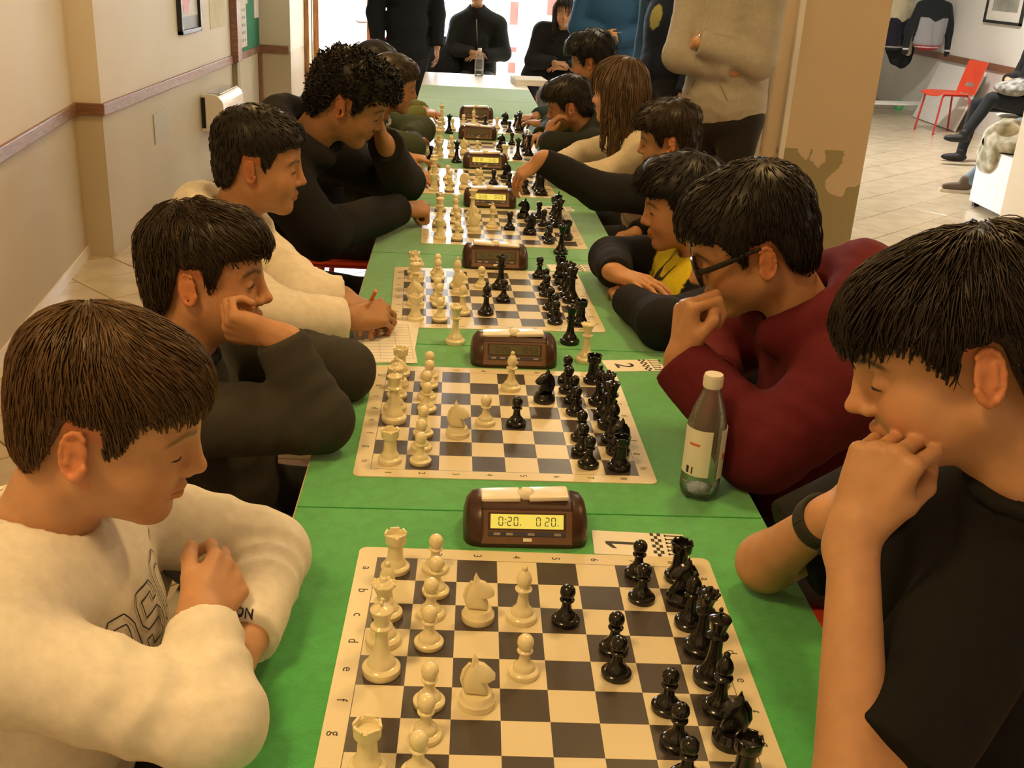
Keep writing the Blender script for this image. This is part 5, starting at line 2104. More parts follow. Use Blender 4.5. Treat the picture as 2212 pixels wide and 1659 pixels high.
pv = (.98, 2.30, .555)
kn, ft = seated_legs(pv, -1, 2.30)
R4 = person('boy in a black sweater stretching his arm over the fourth board', ((.78, 2.395, .975), PI - .28, .21, -.10, .97),
            shoulders=((.80, 2.20, .815), (.87, 2.56, .82)), elbows=(ay(1295, 412, 2.12), (.84, 2.56, .64)), wrists=(ay(1168, 345, 2.08), (.70, 2.42, .64)),
            hands=(dict(f=(-.72, .1, -.62), d=(-.5, -.3, .7), s=.90, curl=(.45, .5, .35), spread=.14), dict(f=(-.5, -.7, 0), d=(0, 0, 1), s=.95)),
            chest=(.90, 2.36, .68), pelvis=pv, knees=kn, feet=ft, b=1.0, skin='warm', face=dict(lid=(-.05, -.42), brow=.9),
            hairst=style(side=.009, top=.026, front=.008, rough=.004, rf=90., zs=zs_(front=.058), lift=.008, len=.04, jit=.35, over=.008, fringe=(.6, -.2, .15)),
            haircol=(.026, .016, .010), nstr=1500, top=dict(kind='sweatshirt', col=(.012, .012, .013), inf=.018), vox=(.0036, .004, .006), seed=27)

pv = (.86, 2.92, .555)
kn, ft = seated_legs(pv, -1, 2.92)
LONG = style(side=.014, top=.016, front=.002, ears=False, zs=[-.09, -.09, -.08, -.06, -.05, -.05, -.04, -.03, .0, .050, .070, .072, .072], over=.004,
             locks=[((-.03, .072, .02), (-.01, .080, -.26), .030, .014, .03), ((-.07, .05, .0), (-.07, .055, -.24), .035, .02, .03), ((-.03, -.072, .02), (-.03, -.08, -.22), .030, .018, .03), ((-.08, .0, .0), (-.09, .0, -.24), .040, .025, .03), ((.015, .074, .03), (.03, .082, -.20), .018, .008, .025)],
             ext=((-.17, -.14, -.29), (.14, .14, .165)), flow=(0, 0, -1.2), len=.11, jit=.10, lift=.004, width=.0022, seg=7)
R5 = person('girl with long brown hair in a cream sweater with a black bib', ((.643, 2.779, 1.084), PI - .57, .15, .12, .97),
            shoulders=((.74, 2.62, .885), (.78, 2.98, .89)), elbows=((.60, 2.62, .80), (.55, 3.05, .80)), wrists=((.455, 2.64, .79), (.44, 2.90, .79)),
            hands=(dict(f=(-.5, .7, 0), d=(0, 0, 1), s=.9), dict(f=(-.4, -.8, 0), d=(0, 0, 1), s=.9)),
            chest=(.82, 2.83, .72), pelvis=pv, knees=kn, feet=ft, b=.95, skin='fair', face=dict(lid=(.05, -.40), brow=.6),
            hairst=LONG, haircol=(.085, .050, .024), nstr=2200, top=dict(kind='sweatshirt', col=(.62, .54, .40), inf=.018), vox=(.0038, .005, .0065), seed=29, gloss=.40)

pv = (.78, 3.5, .555)
kn, ft = seated_legs(pv, -1, 3.5)
R6 = person('boy in a black hoodie with a fur-lined hood, fingers at his lips', ((.519, 3.458, .947), PI - .18, .33, -.12, .94),
            shoulders=((.62, 3.28, .80), (.64, 3.63, .80)), elbows=(az(1195, 315, .80), (.46, 3.68, .80)), wrists=(ay(1178, 303, 3.34), (.40, 3.5, .80)),
            hands=(dict(f=(.25, .1, .9), d=(-.9, -.2, .1), s=.9, curl=(.6, .8, .5)), dict(f=(-.3, -.8, .1), d=(0, 0, 1), s=.9)),
            chest=(.70, 3.48, .67), pelvis=pv, knees=kn, feet=ft, b=.92, skin='tan', face=dict(lid=(.0, -.40), brow=.9),
            hairst=style(side=.010, top=.022, front=.008, zs=zs_(front=.052), lift=.006, len=.035, jit=.3, over=.010), haircol=(.016, .012, .010), nstr=1000,
            top=dict(kind='hoodie', col=(.020, .022, .016), inf=.018, hoodr=.034), vox=(.004, .0045, .007), seed=31)

pv = (.92, 4.2, .555)
kn, ft = seated_legs(pv, -1, 4.2)
R7 = person('dark-haired player behind the long-haired girl', ((.671, 4.108, 1.085), PI - .43, .24, -.10, 1.02),
            shoulders=((.77, 3.93, .885), (.84, 4.30, .89)), elbows=((.58, 3.90, .80), (.60, 4.42, .80)), wrists=((.44, 3.98, .79), (.42, 4.25, .79)),
            hands=(dict(f=(-.5, .6, 0), d=(0, 0, 1), s=.95), dict(f=(-.5, -.6, 0), d=(0, 0, 1), s=.95)),
            chest=(.85, 4.15, .73), pelvis=pv, knees=kn, feet=ft, b=1.0, skin='tan', face=dict(lid=(.0, -.4)),
            hairst=style(side=.016, top=.030, front=.014, rough=.005, rf=90., zs=zs_(front=.050), lift=.010, len=.04, jit=.4, over=.010), haircol=(.008, .008, .009), nstr=1000,
            top=dict(kind='hoodie', col=(.030, .055, .062), inf=.02), vox=(.0045, .005, .008), seed=33)

# things carried by the players: pencil, glasses, bracelet, prints
hw = az(800, 655, .80)
pc = MB().tube([az(787, 676, .775), az(812, 628, .85)], .0042, 8)
pn = pc.build('pencil', mat('orange_pencil', (.62, .22, .06), .4), None, smooth=True)
tag(pn, 'orange pencil in the hand of the boy in the white hoodie', 'pencil')


def glasses(P, label):
    h = P['h']
    g = empty('eyeglasses', tuple(h.pos), 0, label, 'glasses')
    M_GL = mat('black_acetate', (.008, .008, .009), .25)
    L = lambda *p: h.pt(*p) - h.pos
    for s in (1, -1):
        pts = []
        for a in np.linspace(0, 2*PI, 25):
            cx, cz = .029*math.copysign(abs(math.cos(a))**.75, math.cos(a)), .0205*math.copysign(abs(math.sin(a))**.75, math.sin(a))
            pts.append(L(.099 - .25*abs(.034 + cx)**1.6, s*(.036 + cx), .004 + cz))
        MB().tube(pts, .0042, 8).build('rim', M_GL, g, smooth=True)
        pl = [L(.0985 - .25*abs(.034 + .027*math.cos(a))**1.6, s*(.036 + .027*math.cos(a)), .004 + .0185*math.sin(a)) for a in np.linspace(0, 2*PI, 21)[:-1]]
        MB().add(pl, [tuple(range(20))]).build('lens', thin_clear('lens_plastic', (.88, .86, .84), .25) if 'lens_plastic' not in MATS else MATS['lens_plastic'], g)
        MB().tube([L(.090, s*.066, .014), (L(.080, s*.073, .015)), L(.04, s*.076, .018), L(.008, s*.078, .022), L(-.012, s*.079, .022)], [.0050, .0052, .0045, .0035, .003], 8).build('temple_arm', M_GL, g, smooth=True)
    MB().tube([L(.098, .009, .008), L(.102, 0, .010), L(.098, -.009, .008)], .0028, 8).build('bridge', M_GL, g, smooth=True)
    return g


glasses(R2, 'thick black-rimmed glasses on the teenager in maroon')
M_STRAP = mat('dark_strap', (.018, .020, .016), .5)
wr, el = R1['W'][1], R1['E'][1]
dw = unit(wr - el)
bc = wr - dw*.012
u_ = unit(np.cross(dw, (0, 0, 1)))
v_ = np.cross(dw, u_)
br = empty('wrist_band', tuple(bc), 0, 'dark green watch strap on the far wrist of the teenager in black', 'watch')
ring = [(.0305*(math.cos(a)*u_ + math.sin(a)*v_)) for a in np.linspace(0, 2*PI, 29)]
mbr = MB()
for o_ in (-.008, -.004, 0, .004, .008):
    mbr.tube([p + dw*o_ for p in ring], .0040, 8)
mbr.build('strap', M_STRAP, br, smooth=True)
MB().lathe([(.013, 0), (.014, .002), (.014, .006), (.012, .008), (.0003, .008)], 20).build('watch_case', M_BLACK, br, smooth=True).matrix_local = Matrix(((u_[0], dw[0], v_[0], v_[0]*.030), (u_[1], dw[1], v_[1], v_[1]*.030), (u_[2], dw[2], v_[2], v_[2]*.030), (0, 0, 0, 1)))

# block-letter print on the white sweatshirt, drawn as outlines
M_NAVY = mat('navy_print', (.030, .026, .050), .6)


def block_letter(strokes, w=.0016):
    mb = MB()
    for st in strokes:
        pts = []
        for (a, b_) in zip(st[:-1], st[1:]):
            n = max(2, int(math.hypot(b_[0]-a[0], b_[1]-a[1])/.003))
            for k in range(n):
                pts.append((a[0] + (b_[0]-a[0])*k/n, a[1] + (b_[1]-a[1])*k/n, 0))
        pts.append((*st[-1], 0))
        P_ = np.array(pts)
        t = np.gradient(P_, axis=0)
        t /= np.linalg.norm(t, axis=1)[:, None] + 1e-9
        nn_ = np.stack([-t[:, 1], t[:, 0], 0*t[:, 0]], 1)
        n = len(P_)
        V = np.concatenate([P_ + nn_*w/2, P_ - nn_*w/2])
        mb.add(V, [(i, i+1, n+i+1, n+i) for i in range(n-1)])
    return mb


def oct_o(cx, cy, w, h, c):
    return [(cx-w+c, cy-h), (cx+w-c, cy-h), (cx+w, cy-h+c), (cx+w, cy+h-c), (cx+w-c, cy+h), (cx-w+c, cy+h), (cx-w, cy+h-c), (cx-w, cy-h+c), (cx-w+c, cy-h)]


def s_shape(cx, cy, w, h, t):
    o = [(-w, h*.75), (-w*.7, h), (w*.7, h), (w, h*.75), (w, h*.4), (w-t, h*.4), (w-t, h*.6), (w*.55, h-t), (-w*.55, h-t), (-w+t, h*.62), (-w+t, h*.35), (-w*.55, t*.55), (w*.7, t*.55), (w, -t*.2),
         (w, -h*.75), (w*.7, -h), (-w*.7, -h), (-w, -h*.75), (-w, -h*.4), (-w+t, -h*.4), (-w+t, -h*.6), (-w*.55, -h+t), (w*.55, -h+t), (w-t, -h*.62), (w-t, -h*.35), (w*.55, -t*.55), (-w*.7, -t*.55), (-w, t*.2), (-w, h*.75)]
    return [(cx + x, cy + y) for x, y in o]


def a_shape(cx, cy, w, h, t):
    o = [(-w, -h), (-w, h*.5), (-w*.5, h), (w*.5, h), (w, h*.5), (w, -h), (w-t, -h), (w-t, -h*.1), (-w+t, -h*.1), (-w+t, -h), (-w, -h)]
    i = [(-w+t, h*.15), (-w+t, h*.4), (-w*.4, h-t), (w*.4, h-t), (w-t, h*.4), (w-t, h*.15), (-w+t, h*.15)]
    return [[(cx + x, cy + y) for x, y in k] for k in (o, i)]


lt = [*a_shape(-.076, -.006, .021, .034, .011), s_shape(-.022, 0, .023, .036, .011), oct_o(.034, .006, .023, .036, .009), oct_o(.034, .006, .012, .024, .006), [(.072, .040), (.092, .046), (.092, -.012)]]
blk = block_letter(lt)
project_print(L1, 'letter_print', np.concatenate(blk.v), blk.f, L1['Cc'] + L1['up']*.075 + L1['fwd']*.10 + L1['left']*.005, L1['left'], L1['up'], L1['fwd'], M_NAVY)
V, Fc = text_mesh('ION', .013, bold=.0003)
project_print(L1, 'sleeve_lettering', V, Fc, az(517, 1297, .85), (1, -.12, 0), (.1, .9, .3), (0, -.45, .9), M_NAVY, whole=True)
# dark emblem on the white hoodie and the black figure on the yellow top
mb = MB()
rr = random.Random(4)
for k in range(16):
    a = rr.uniform(-.5, .5)
    x0, y0 = rr.uniform(-.045, .045), rr.uniform(-.07, .03)
    L_ = rr.uniform(.03, .07)
    n = 8
    pts = [np.array((x0 + math.sin(a)*L_*i/n + .006*math.sin(i*1.1 + k), y0 + L_*i/n, 0)) for i in range(n+1)]
    w = rr.uniform(.004, .010)
    V_ = np.array([p + np.array((w*(1-i/n), 0, 0)) for i, p in enumerate(pts)] + [p - np.array((w*(1-i/n), 0, 0)) for i, p in enumerate(pts)])
    mb.add(V_, [(i, i+1, n+1+i+1, n+1+i) for i in range(n)])
project_print(L3, 'dark_emblem', np.concatenate(mb.v), mb.f, L3['Cc'] + L3['up']*.02 + L3['fwd']*.11 - L3['left']*.03, L3['left'], L3['up'], L3['fwd'], mat('charcoal_print', (.03, .03, .028), .7))
mb = MB()
for cx, cy, r_ in ((0, 0, .030), (0, .040, .016)):
    n = 16
    ringp = [(cx + q*r_*math.cos(a), cy + q*r_*math.sin(a)*.9, 0) for q in (.33, .66, 1) for a in np.linspace(0, 2*PI, n+1)[:-1]]
    V_ = np.array([(cx, cy, 0)] + ringp)
    mb.add(V_, [(0, 1+i, 1+(i+1) % n) for i in range(n)] + [(1+g*n+i, 1+(g+1)*n+i, 1+(g+1)*n+(i+1) % n, 1+g*n+(i+1) % n) for g in (0, 1) for i in range(n)])
for a in np.linspace(0, 2*PI, 9)[:-1]:
    n = 8
    pts = [np.array((math.cos(a)*(.024 + .05*i/n), math.sin(a)*(.024 + .042*i/n) + .008*math.sin(i*.8), 0)) for i in range(n+1)]
    pr_ = np.array((-math.sin(a), math.cos(a), 0))
    V_ = np.array([p + pr_*.007*(1-.7*i/n) for i, p in enumerate(pts)] + [p - pr_*.007*(1-.7*i/n) for i, p in enumerate(pts)])
    mb.add(V_, [(i, i+1, n+1+i+1, n+1+i) for i in range(n)])
project_print(R3, 'black_emblem', np.concatenate(mb.v), mb.f, R3['Cc'] + R3['up']*.105 + R3['fwd']*.11 + R3['left']*.015, R3['left'], R3['up'], R3['fwd'], mat('black_print', (.015, .012, .010), .7))

# players' chairs
CH = [(L1, 'boy in the white sweatshirt'), (L2, 'boy in the dark grey sweatshirt'), (L3, 'boy in the white hoodie'), (L4, 'curly-haired teenager'), (L5, 'hidden dark-clad player'), (L6, 'boy in green'), (L7, 'player in olive')]
for i, (P, who) in enumerate(CH):
    pl = (M_WHTPL, M_METAL) if i in (1, 2) else (None, None)
    chair_at(P['Pv'][0] + (.16 if i == 1 else .24 if i == 2 else .12), P['Pv'][1], 0, '%s chair under the %s' % ('white plastic' if pl[0] else 'red plastic', who), *pl)
for P, who in [(R1, 'teenager in the black t-shirt'), (R2, 'teenager in maroon'), (R3, 'boy in black and yellow'), (R4, 'boy stretching his arm'), (R5, 'long-haired girl'), (R6, 'boy with the fur-lined hood'), (R7, 'player behind the girl')]:
    chair_at(P['Pv'][0] - .10, P['Pv'][1], PI, 'red plastic chair under the ' + who)

# ------------------------------------------------------------------ bystanders
def ff(a):
    return np.array((math.cos(a), math.sin(a), 0))


FA = PI + .72     # the man in the grey hoodie looks towards the tables and us
f_, l_ = ff(FA), ff(FA + PI/2)
c0 = np.array((1.225, 3.62, 0))
S1 = person('man in a pale grey hoodie standing with arms crossed by the pillar', (tuple(c0 + f_*.05 + np.array((0, 0, 1.63))), FA, .35, 0, 1.03),
            shoulders=(ay(1655, 0, 3.48), ay(1500, 5, 3.74)), elbows=(ay(1640, 132, 3.44), ay(1468, 118, 3.60)), wrists=(ay(1508, 92, 3.47), ay(1585, 152, 3.46)),
            hands=(dict(f=-l_*.8 - f_*.55, d=f_*.9 + np.array((0, 0, .3)), s=.92, curl=FIST), dict(f=l_*.6 - f_*.7, d=f_ + np.array((0, 0, -.2)), s=.92, curl=FIST)),
            chest=c0 + np.array((0, 0, 1.24)), pelvis=c0 - f_*.02 + np.array((0, 0, .94)), knees=(c0 + l_*.10 + np.array((0, 0, .50)), c0 - l_*.10 + np.array((0, 0, .50))), feet=(c0 + l_*.12, c0 - l_*.12),
            b=1.18, skin='fair', hairst=style(zs=zs_()), haircol=(.03, .02, .012), nstr=300, top=dict(kind='hoodie', col=(.40, .375, .31), inf=.026, fold=1.2), pants=(.018, .015, .013), vox=(.0045, .006, .0055), seed=41, stand=True)
mb = MB()
for s in (-1, 1):
    p0 = S1['N'] + S1['fwd']*.135 + S1['left']*.035*s - S1['up']*.03
    mb.tube([p0 - S1['inv'], p0 - S1['up']*.07 + S1['fwd']*.02 - S1['inv'], p0 - S1['up']*.15 + S1['fwd']*.03 - S1['inv']], .004, 6)
mb.build('drawstring', mat('grey_cord', (.36, .34, .28), .8), S1['garment'])


wl = S1['W'][0] + unit(S1['W'][0] - S1['E'][0])*.004
wt = empty('wristwatch', tuple(wl), 0, 'small bright watch on the wrist of the man in the grey hoodie', 'watch')
dl = unit(S1['W'][0] - S1['E'][0])
ul = unit(np.cross(dl, (0, 0, 1)))
vl = np.cross(dl, ul)
MB().tube([.030*(math.cos(a)*ul + math.sin(a)*vl) for a in np.linspace(0, 2*PI, 21)], .005, 8).build('strap', M_METAL, wt, smooth=True)
# kangaroo pocket on the grey hoodie
pk = MB()
nP = 10
P_ = np.array([(-.11 + .22*i/nP, (.075 if abs(-.11 + .22*i/nP) < .06 else .075 - 1.5*(abs(-.11 + .22*i/nP) - .06)), 0) for i in range(nP+1)])
V_ = np.concatenate([P_ + np.array((0, .004, 0)), P_ - np.array((0, .004, 0))])
pk.add(V_, [(i, i+1, nP+1+i+1, nP+1+i) for i in range(nP)])
project_print(S1, 'pocket_seam', np.concatenate(pk.v), pk.f, S1['Pv'] + S1['up']*.06 + S1['fwd']*.12, S1['left'], S1['up'], S1['fwd'], mat('grey_seam', (.22, .205, .17), .9))


def d2col(V, d):
    c = np.tile(np.array((.010, .014, .026)), (len(V), 1))
    q = V - d['Cc']
    c[(q @ d['left'] < -.14)] = (.035, .085, .17)
    c[np.linalg.norm((V - (d['Cc'] + d['fwd']*.13 + d['up']*.02 + d['left']*.02))*np.array((1, 1, .7)), axis=1) < .05] = (.30, .26, .08)
    return c


def stander(label, c, fa, col, seed, hgt=1.0, hands_front=False, arms=None, pants=(.015, .016, .02), b=1.05, kind='jacket', longcoat=False, name=None, fold=1.0):
    f_, l_ = ff(fa), ff(fa + PI/2)
    c = np.array((c[0], c[1], 0.))
    Z = lambda z: np.array((0, 0, z*hgt))
    sh = (c + l_*.19 + Z(1.40), c - l_*.19 + Z(1.40))
    if hands_front:
        el = (c + l_*.25 + f_*.02 + Z(1.12), c - l_*.25 + f_*.02 + Z(1.12))
        wr = (c + l_*.05 + f_*.20 + Z(1.06), c - l_*.05 + f_*.20 + Z(1.08))
        hd = (dict(f=-l_ + f_*.2, d=f_, s=.95), dict(f=l_ + f_*.2, d=f_, s=.95))
    else:
        el = (c + l_*.25 - f_*.03 + Z(1.10), c - l_*.25 - f_*.03 + Z(1.10))
        wr = (c + l_*.24 + f_*.05 + Z(.86), c - l_*.24 + f_*.05 + Z(.86))
        hd = (dict(f=(0, 0, -1), d=l_, s=.95), dict(f=(0, 0, -1), d=-l_, s=.95))
    return person(label, (tuple(c + f_*.03 + Z(1.63)), fa, .15, 0, 1.0), shoulders=sh, elbows=el, wrists=wr, hands=hd, chest=c + Z(1.24), pelvis=c + Z(.80 if longcoat else .94),
                  knees=(c + l_*.10 + Z(.5), c - l_*.10 + Z(.5)), feet=(c + l_*.12, c - l_*.12), b=b, skin='fair', hairst=style(zs=zs_()), haircol=(.02, .014, .01), nstr=200,
                  top=dict(kind=kind, col=col, inf=.03, name=name, fold=fold), pants=pants, vox=(.006, .007, .008), seed=seed, stand=True)


S2 = stander('person in a navy jacket with a lighter blue sleeve behind the grey hoodie', (1.24, 5.25), PI + .5, d2col, 43)
S3 = stander('person in a long petrol-blue coat with hands joined in front', (1.06, 6.6), -PI/2 - .25, (.030, .095, .20), 45, hands_front=True, longcoat=True, name='coat')
S4 = stander('person in a black quilted coat standing beside the glazed door', (-.47, 7.55), -PI/2 + .3, (.012, .015, .020), 47, longcoat=True, name='quilted_coat', fold=1.6)


def sitter(label, c, fa, head, hairst, hcol, col, pants, seed, hands='lap', skin='fair', hs=.98, knees=None, feet=None, nstr=700, name=None, shoes=(.02, .02, .02), vox=(.0045, .005, .007), col2=None):
    f_, l_ = ff(fa), ff(fa + PI/2)
    c = np.array((c[0], c[1], 0.))
    Z = lambda z: np.array((0, 0, z))
    sh = (c + l_*.175 + f_*.02 + Z(.99), c - l_*.175 + f_*.02 + Z(.99))
    el = (c + l_*.235 + f_*.06 + Z(.76), c - l_*.235 + f_*.06 + Z(.76))
    wr = (c + l_*.05 + f_*.25 + Z(.735), c - l_*.05 + f_*.25 + Z(.765))
    hd = (dict(f=-l_*.9 + f_*.2, d=(f_*.4 + Z(.9)), s=.9), dict(f=l_*.9 + f_*.2, d=(f_*.4 + Z(.9)), s=.9))
    kn = knees or (c + f_*.46 + l_*.11 + Z(.52), c + f_*.46 - l_*.11 + Z(.52))
    ft = feet or (c + f_*.46 + l_*.12, c + f_*.46 - l_*.12)
    return person(label, (head, fa, .08, 0, hs), shoulders=sh, elbows=el, wrists=wr, hands=hd, chest=c + f_*.0 + Z(.84), pelvis=c + Z(.56), knees=kn, feet=ft, b=1.0, skin=skin,
                  hairst=hairst, haircol=hcol, nstr=nstr, top=dict(kind='jacket', col=col, inf=.03, name=name, fold=1.3), pants=pants, shoes=shoes, vox=vox, seed=seed, face=dict(lid=(.25, -.35), brow=.8))


h1 = ay(1031, -8, 8.52)
W1 = sitter('woman in a black zipped jacket seated with joined hands behind the bottle', (.095, 8.66), -PI/2, tuple(h1 + np.array((0, 0, .035))), style(zs=zs_()), (.03, .02, .012), (.020, .022, .022), (.014, .015, .018), 51)
MB().tube([W1['N'] + W1['fwd']*.13 - W1['up']*.06 - W1['inv'], W1['Cc'] + W1['fwd']*.152 - W1['inv'], W1['Cc'] + W1['fwd']*.150 - W1['up']*.12 - W1['inv']], .005, 6).build('zip', M_METAL, W1['garment'])
h2 = ay(1220, 30, 7.92)
LONG2 = dict(LONG, locks=[((-.03, .075, .04), (.0, .085, -.22), .026, .020, .03), ((-.03, -.075, .04), (.0, -.085, -.22), .026, .020, .03), ((-.08, .0, .0), (-.08, .0, -.22), .040, .03, .03), ((.02, .07, .05), (.03, .078, -.16), .016, .012, .02), ((.02, -.07, .05), (.03, -.078, -.16), .016, .012, .02)])
W2 = sitter('young woman with long dark hair seated in a black puffer jacket', (.815, 8.05), -PI/2 - .1, tuple(h2), LONG2, (.020, .014, .012), (.016, .017, .018), (.16, .165, .175), 53, nstr=1400, name='puffer_jacket')
chair_at(.095, 8.66, -PI/2, 'red chair under the woman behind the bottle')
chair_at(.815, 8.05, -PI/2, 'red chair under the young woman with long dark hair')
chair_at(-.27, 8.55, -PI/2 + .1, 'empty red chair with a dark coat on it beside the standing person')
chair_at(-.72, 8.75, -PI/2, 'red chair half hidden behind the standing person in black')


def draped(name, label, cat, loc, ells, h, m, wr_=(.008, 26.), seed=1, col=None):
    G = Fld()
    for c, r, R_ in ells:
        G.ell(c, r, .04, R_)
    lo, hi = G.bounds()
    wrinkle(G, wr_[0], wr_[1], seed, lo - .03, hi + .03)
    wrinkle(G, wr_[0]*.4, wr_[1]*2.6, seed+1, lo - .03, hi + .03)
    V, Q = G.mesh(h)
    o = np_mesh(name, V, Q, m, None, col(V) if col else None)
    o.location = loc
    return tag(o, label, cat)


M_DARKCLOTH = mat('dark_cloth', (.016, .018, .022), .85, var=.2, vscale=30)
draped('folded_coat', 'dark coat bundled over the empty red chair', 'coat', (-.27, 8.55, 0), [((.02, .03, .62), (.20, .10, .20), None), ((.10, -.10, .50), (.16, .18, .06), None), ((.0, .20, .74), (.21, .045, .14), None)], .012, M_DARKCLOTH, seed=4)
draped('hanging_coat', 'black coat hanging over the chair back beside the long-haired woman', 'coat', (.62, 8.30, 0), [((0, .02, .72), (.10, .10, .22), None), ((-.06, .02, .48), (.10, .10, .22), None)], .012, M_DARKCLOTH, seed=5)

# ------------------------------------------------------------------ far right: waiting corner
chair_at(5.36, 10.66, PI + .12, 'bright orange-red chair standing empty by the white wall', tall=.98)
wb = MB().box((-.012, -.62, 0), (.012, .62, .70), R=roty(.32), at=(0, 0, .006), bev=.004).build('whiteboard', M_WTOP)
wb.location = (5.585, 11.42, 0)
tag(wb, 'white board leaning against the wall behind the empty chair', 'whiteboard')
pc_ = empty('framed_picture', (5.85, 10.75, 1.19), 0, 'black-framed grey picture on the white wall', 'picture')
for lo, hi in (((-.03, -.44, 0), (0, -.41, .60)), ((-.03, .41, 0), (0, .44, .60)), ((-.03, -.44, 0), (0, .44, .03)), ((-.03, -.44, .57), (0, .44, .60))):
    MB().box(lo, hi, bev=.003).build('frame_bar', M_FRAME, pc_)
MB().box((-.012, -.41, .03), (0, .41, .57)).build('mount', M_PAPER, pc_)
MB().box((-.014, -.30, .13), (-.012, .30, .57)).build('print', mat('grey_green_print', (.34, .35, .29), .6, var=.2, vscale=6), pc_)

# woman with crossed legs, seated facing the room
wx = np.array((5.28, 8.65))
WF = PI - .05
W3 = sitter('person in dark trousers sitting with crossed legs', (wx[0], wx[1]), WF, (5.23, 8.62, 1.20), style(zs=zs_(), ears=False, side=.02), (.02, .014, .012), (.020, .020, .022), (.016, .018, .022), 57,
            knees=((4.83, 8.52, .60), (4.80, 8.72, .53)), feet=((4.62, 8.46, .20), (4.72, 8.66, .0)), nstr=300)
chair_at(5.28, 8.65, WF, 'white metal chair under the person with crossed legs', M_WHTPL, M_WHITEPAINT)
draped('grey_jacket', 'grey patterned jacket lying across the lap of the person with crossed legs', 'jacket', (5.0, 8.50, 0), [((.0, .02, .70), (.15, .20, .06), None), ((.10, .05, .74), (.10, .14, .06), None)], .010, mat('mottled_grey', (.12, .12, .11), .8, col2=(.38, .37, .33), vscale=22), seed=8)
W4 = sitter('person in pale jeans and brown sneakers mostly hidden behind the white box', (4.95, 7.15), PI, (4.98, 7.15, 1.22), style(zs=zs_()), (.03, .02, .014), (.10, .10, .11), (.17, .24, .31), 59,
            knees=((4.50, 7.25, .52), (4.45, 7.08, .50)), feet=((4.30, 7.30, .0), (4.06, 7.06, .005)), shoes=(.11, .075, .045), nstr=200)
chair_at(4.95, 7.15, PI, 'red chair hidden behind the white box')
sl = MB()
sl.prism([(3.985 + .125*math.cos(a)*1.05, 7.06 + .05*math.sin(a)) for a in np.linspace(0, 2*PI, 24)[:-1]], 2, .0, .024)
so = MB().add(np.concatenate(sl.v) - W4['inv'], sl.f).build('rubber_sole', mat('cream_rubber', (.62, .55, .42), .6), W4['root'])
wbx = empty('white_box', (4.17, 6.27, 0), 0, 'white boxy cabinet beside the right pillar with a camouflage jacket on it', 'cabinet')
MB().box((-.29, -.29, .035), (.29, .29, .44), bev=.006).build('carcass', M_WTOP, wbx)
MB().box((-.294, -.27, .06), (-.29, .27, .42), bev=.001).build('side_panel', M_WTOP, wbx)
for sx in (-1, 1):
    for sy in (-1, 1):
        MB().box((sx*.25-.02, sy*.25-.02, 0), (sx*.25+.02, sy*.25+.02, .035)).build('foot', M_BLACK, wbx)
draped('camouflage_jacket', 'pale camouflage jacket thrown over the white cabinet', 'jacket', (4.17, 6.27, 0), [((-.05, .05, .50), (.30, .30, .07), None), ((-.18, .15, .54), (.16, .15, .12), None), ((-.31, .12, .40), (.035, .16, .13), None), ((-.02, -.10, .55), (.22, .16, .08), None)], .010,
       mat('camouflage_cloth', (.26, .23, .13), .85, col2=(.60, .55, .42), vscale=14, detail=1.5), (.012, 30.), seed=9)
draped('pale_jacket', 'pale pink cloth on top of the camouflage jacket', 'cloth', (4.27, 6.20, 0), [((0, 0, .63), (.14, .10, .06), None), ((.0, -.12, .58), (.10, .10, .09), None)], .010, mat('pale_pink_cloth', (.78, .68, .66), .85), seed=10)

# coat rack with varsity jackets
rk = empty('coat_rack', (5.45, 12.25, 0), .25, 'white tubular coat rack with slatted shoe shelf', 'coat rack')
M_WT = mat('white_tube', (.82, .80, .74), .35)
for x in (-.55, -.48, .50):
    MB().tube([(x, 0, 0.02), (x, 0, 1.75)], .013, 8).build('post', M_WT, rk, smooth=True)
MB().tube([(-.55, 0, 1.72), (.50, 0, 1.72)], .013, 8).build('hanging_rail', M_WT, rk, smooth=True)
for k in range(5):
    MB().tube([(-.55, -.16 + .08*k, .14), (.50, -.16 + .08*k, .14)], .009, 8).build('shelf_slat', M_WT, rk, smooth=True)
for x in (-.55, .50):
    MB().tube([(x, -.22, 0.01), (x, -.20, .10), (x, -.10, .14), (x, .20, .14), (x, .22, .01)], .011, 8).build('foot', M_WT, rk, smooth=True)


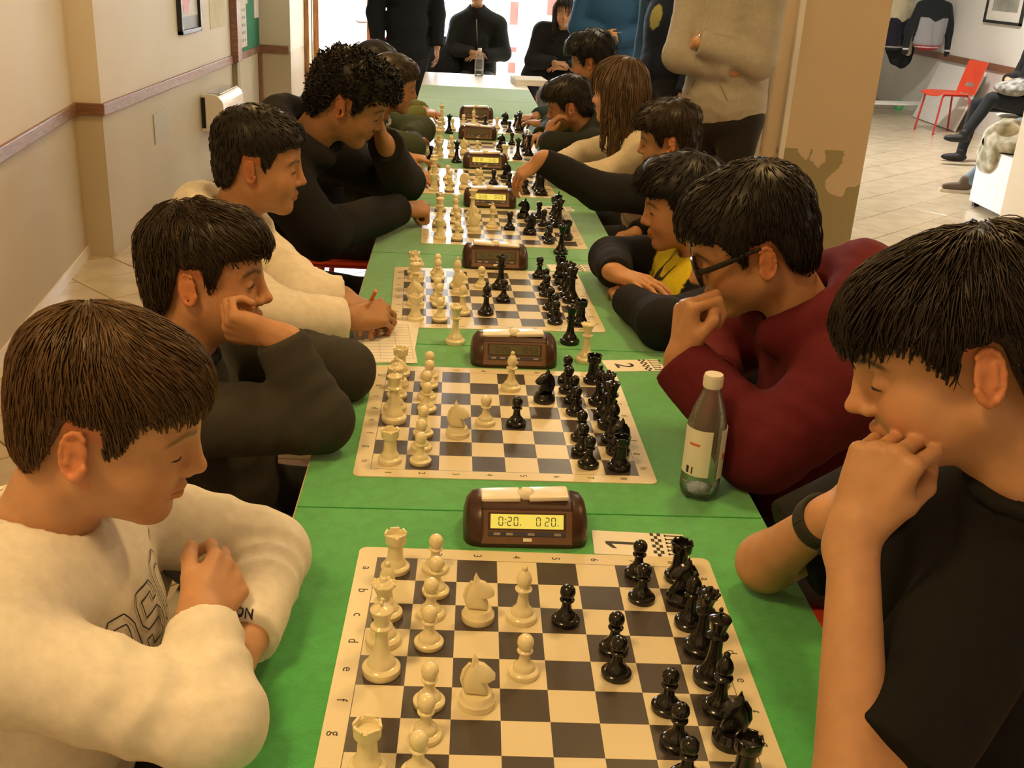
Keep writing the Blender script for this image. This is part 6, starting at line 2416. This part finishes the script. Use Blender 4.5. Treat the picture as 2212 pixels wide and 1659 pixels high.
def hung_jacket(label, loc, rz, body, sleeve, hem, stripe):
    G = Fld()
    G.ell((0, 0, -.10), (.215, .085, .16), .05)
    G.ell((0, 0, -.30), (.215, .095, .24), .05)
    G.ell((0, 0, -.46), (.195, .090, .10), .05)
    for s in (1, -1):
        G.cap((s*.17, 0, -.05), (s*.27, .0, -.34), .062, .052, .04)
        G.cap((s*.27, 0, -.34), (s*.285, -.02, -.58), .050, .042, .03)
    lo, hi = G.bounds()
    wrinkle(G, .006, 30., 3, lo, hi)
    G.half((0, 0, -.555), (0, 0, -1), .004, (0, 0, -.66), .16)
    V, Q = G.mesh(.009)
    c = np.tile(np.array(body), (len(V), 1)).astype(float)
    ax_ = np.abs(V[:, 0])
    sl_ = ax_ > .175 + .05*np.clip(-V[:, 2] - .05, 0, 1)
    c[sl_] = sleeve
    c[(V[:, 2] > -.17 - .5*(.10 - ax_)*(ax_ < .10)) & (ax_ < .2) & (V[:, 2] > -.25)] = sleeve
    c[(~sl_) & (V[:, 2] < -.49)] = hem
    c[(~sl_) & (V[:, 2] < -.505) & (V[:, 2] > -.520)] = stripe
    c[(sl_) & (V[:, 2] < -.535) & (V[:, 2] > -.548)] = stripe
    j = empty('varsity_jacket', loc, rz, label, 'jacket', 'jackets hung on the rack')
    np_mesh('jacket_cloth', V, Q, colmat('cloth_80', rough=.8), j, c)
    MB().tube([(0, 0, .02), (0, 0, .08), (.02, 0, .11), (.0, 0, .135), (-.02, 0, .12)], .003, 6).build('hanger_hook', M_METAL, j)
    return j


hung_jacket('grey varsity jacket with black sleeves and red hem on the rack', (5.56, 11.98, 1.36), .15, (.34, .34, .36), (.016, .020, .024), (.40, .03, .04), (.7, .68, .66))
hung_jacket('dark varsity jacket with a cream sleeve hanging behind the grey one', (5.22, 12.20, 1.33), .5, (.020, .018, .030), (.62, .55, .36), (.03, .025, .05), (.6, .58, .55))
draped('dark_coat', 'dark long coat at the end of the rack', 'coat', (5.38, 12.45, 0), [((0, 0, .95), (.16, .10, .36), None), ((.10, 0, .75), (.12, .09, .20), None)], .014, M_DARKCLOTH, seed=12)
sc = empty('scooter', (5.42, 12.75, 0), .2, 'child scooter with green wheels parked by the rack', 'scooter')
MB().box((-.25, -.05, .08), (.25, .05, .11), bev=.01).build('deck', M_BLACK, sc)
MB().tube([(-.24, 0, .10), (-.20, 0, .78)], .018, 8).build('stem', mat('olive_tube', (.16, .15, .04), .5), sc, smooth=True)
MB().tube([(-.20, -.18, .78), (-.20, .18, .78)], .014, 8).build('handlebar', M_BLACK, sc, smooth=True)
for x in (-.30, .27):
    MB().tube([(x + .055*math.cos(a), 0, .06 + .055*math.sin(a)) for a in np.linspace(0, 2*PI, 17)], .016, 8).build('wheel', mat('green_rubber', (.03, .55, .12), .5), sc, smooth=True)
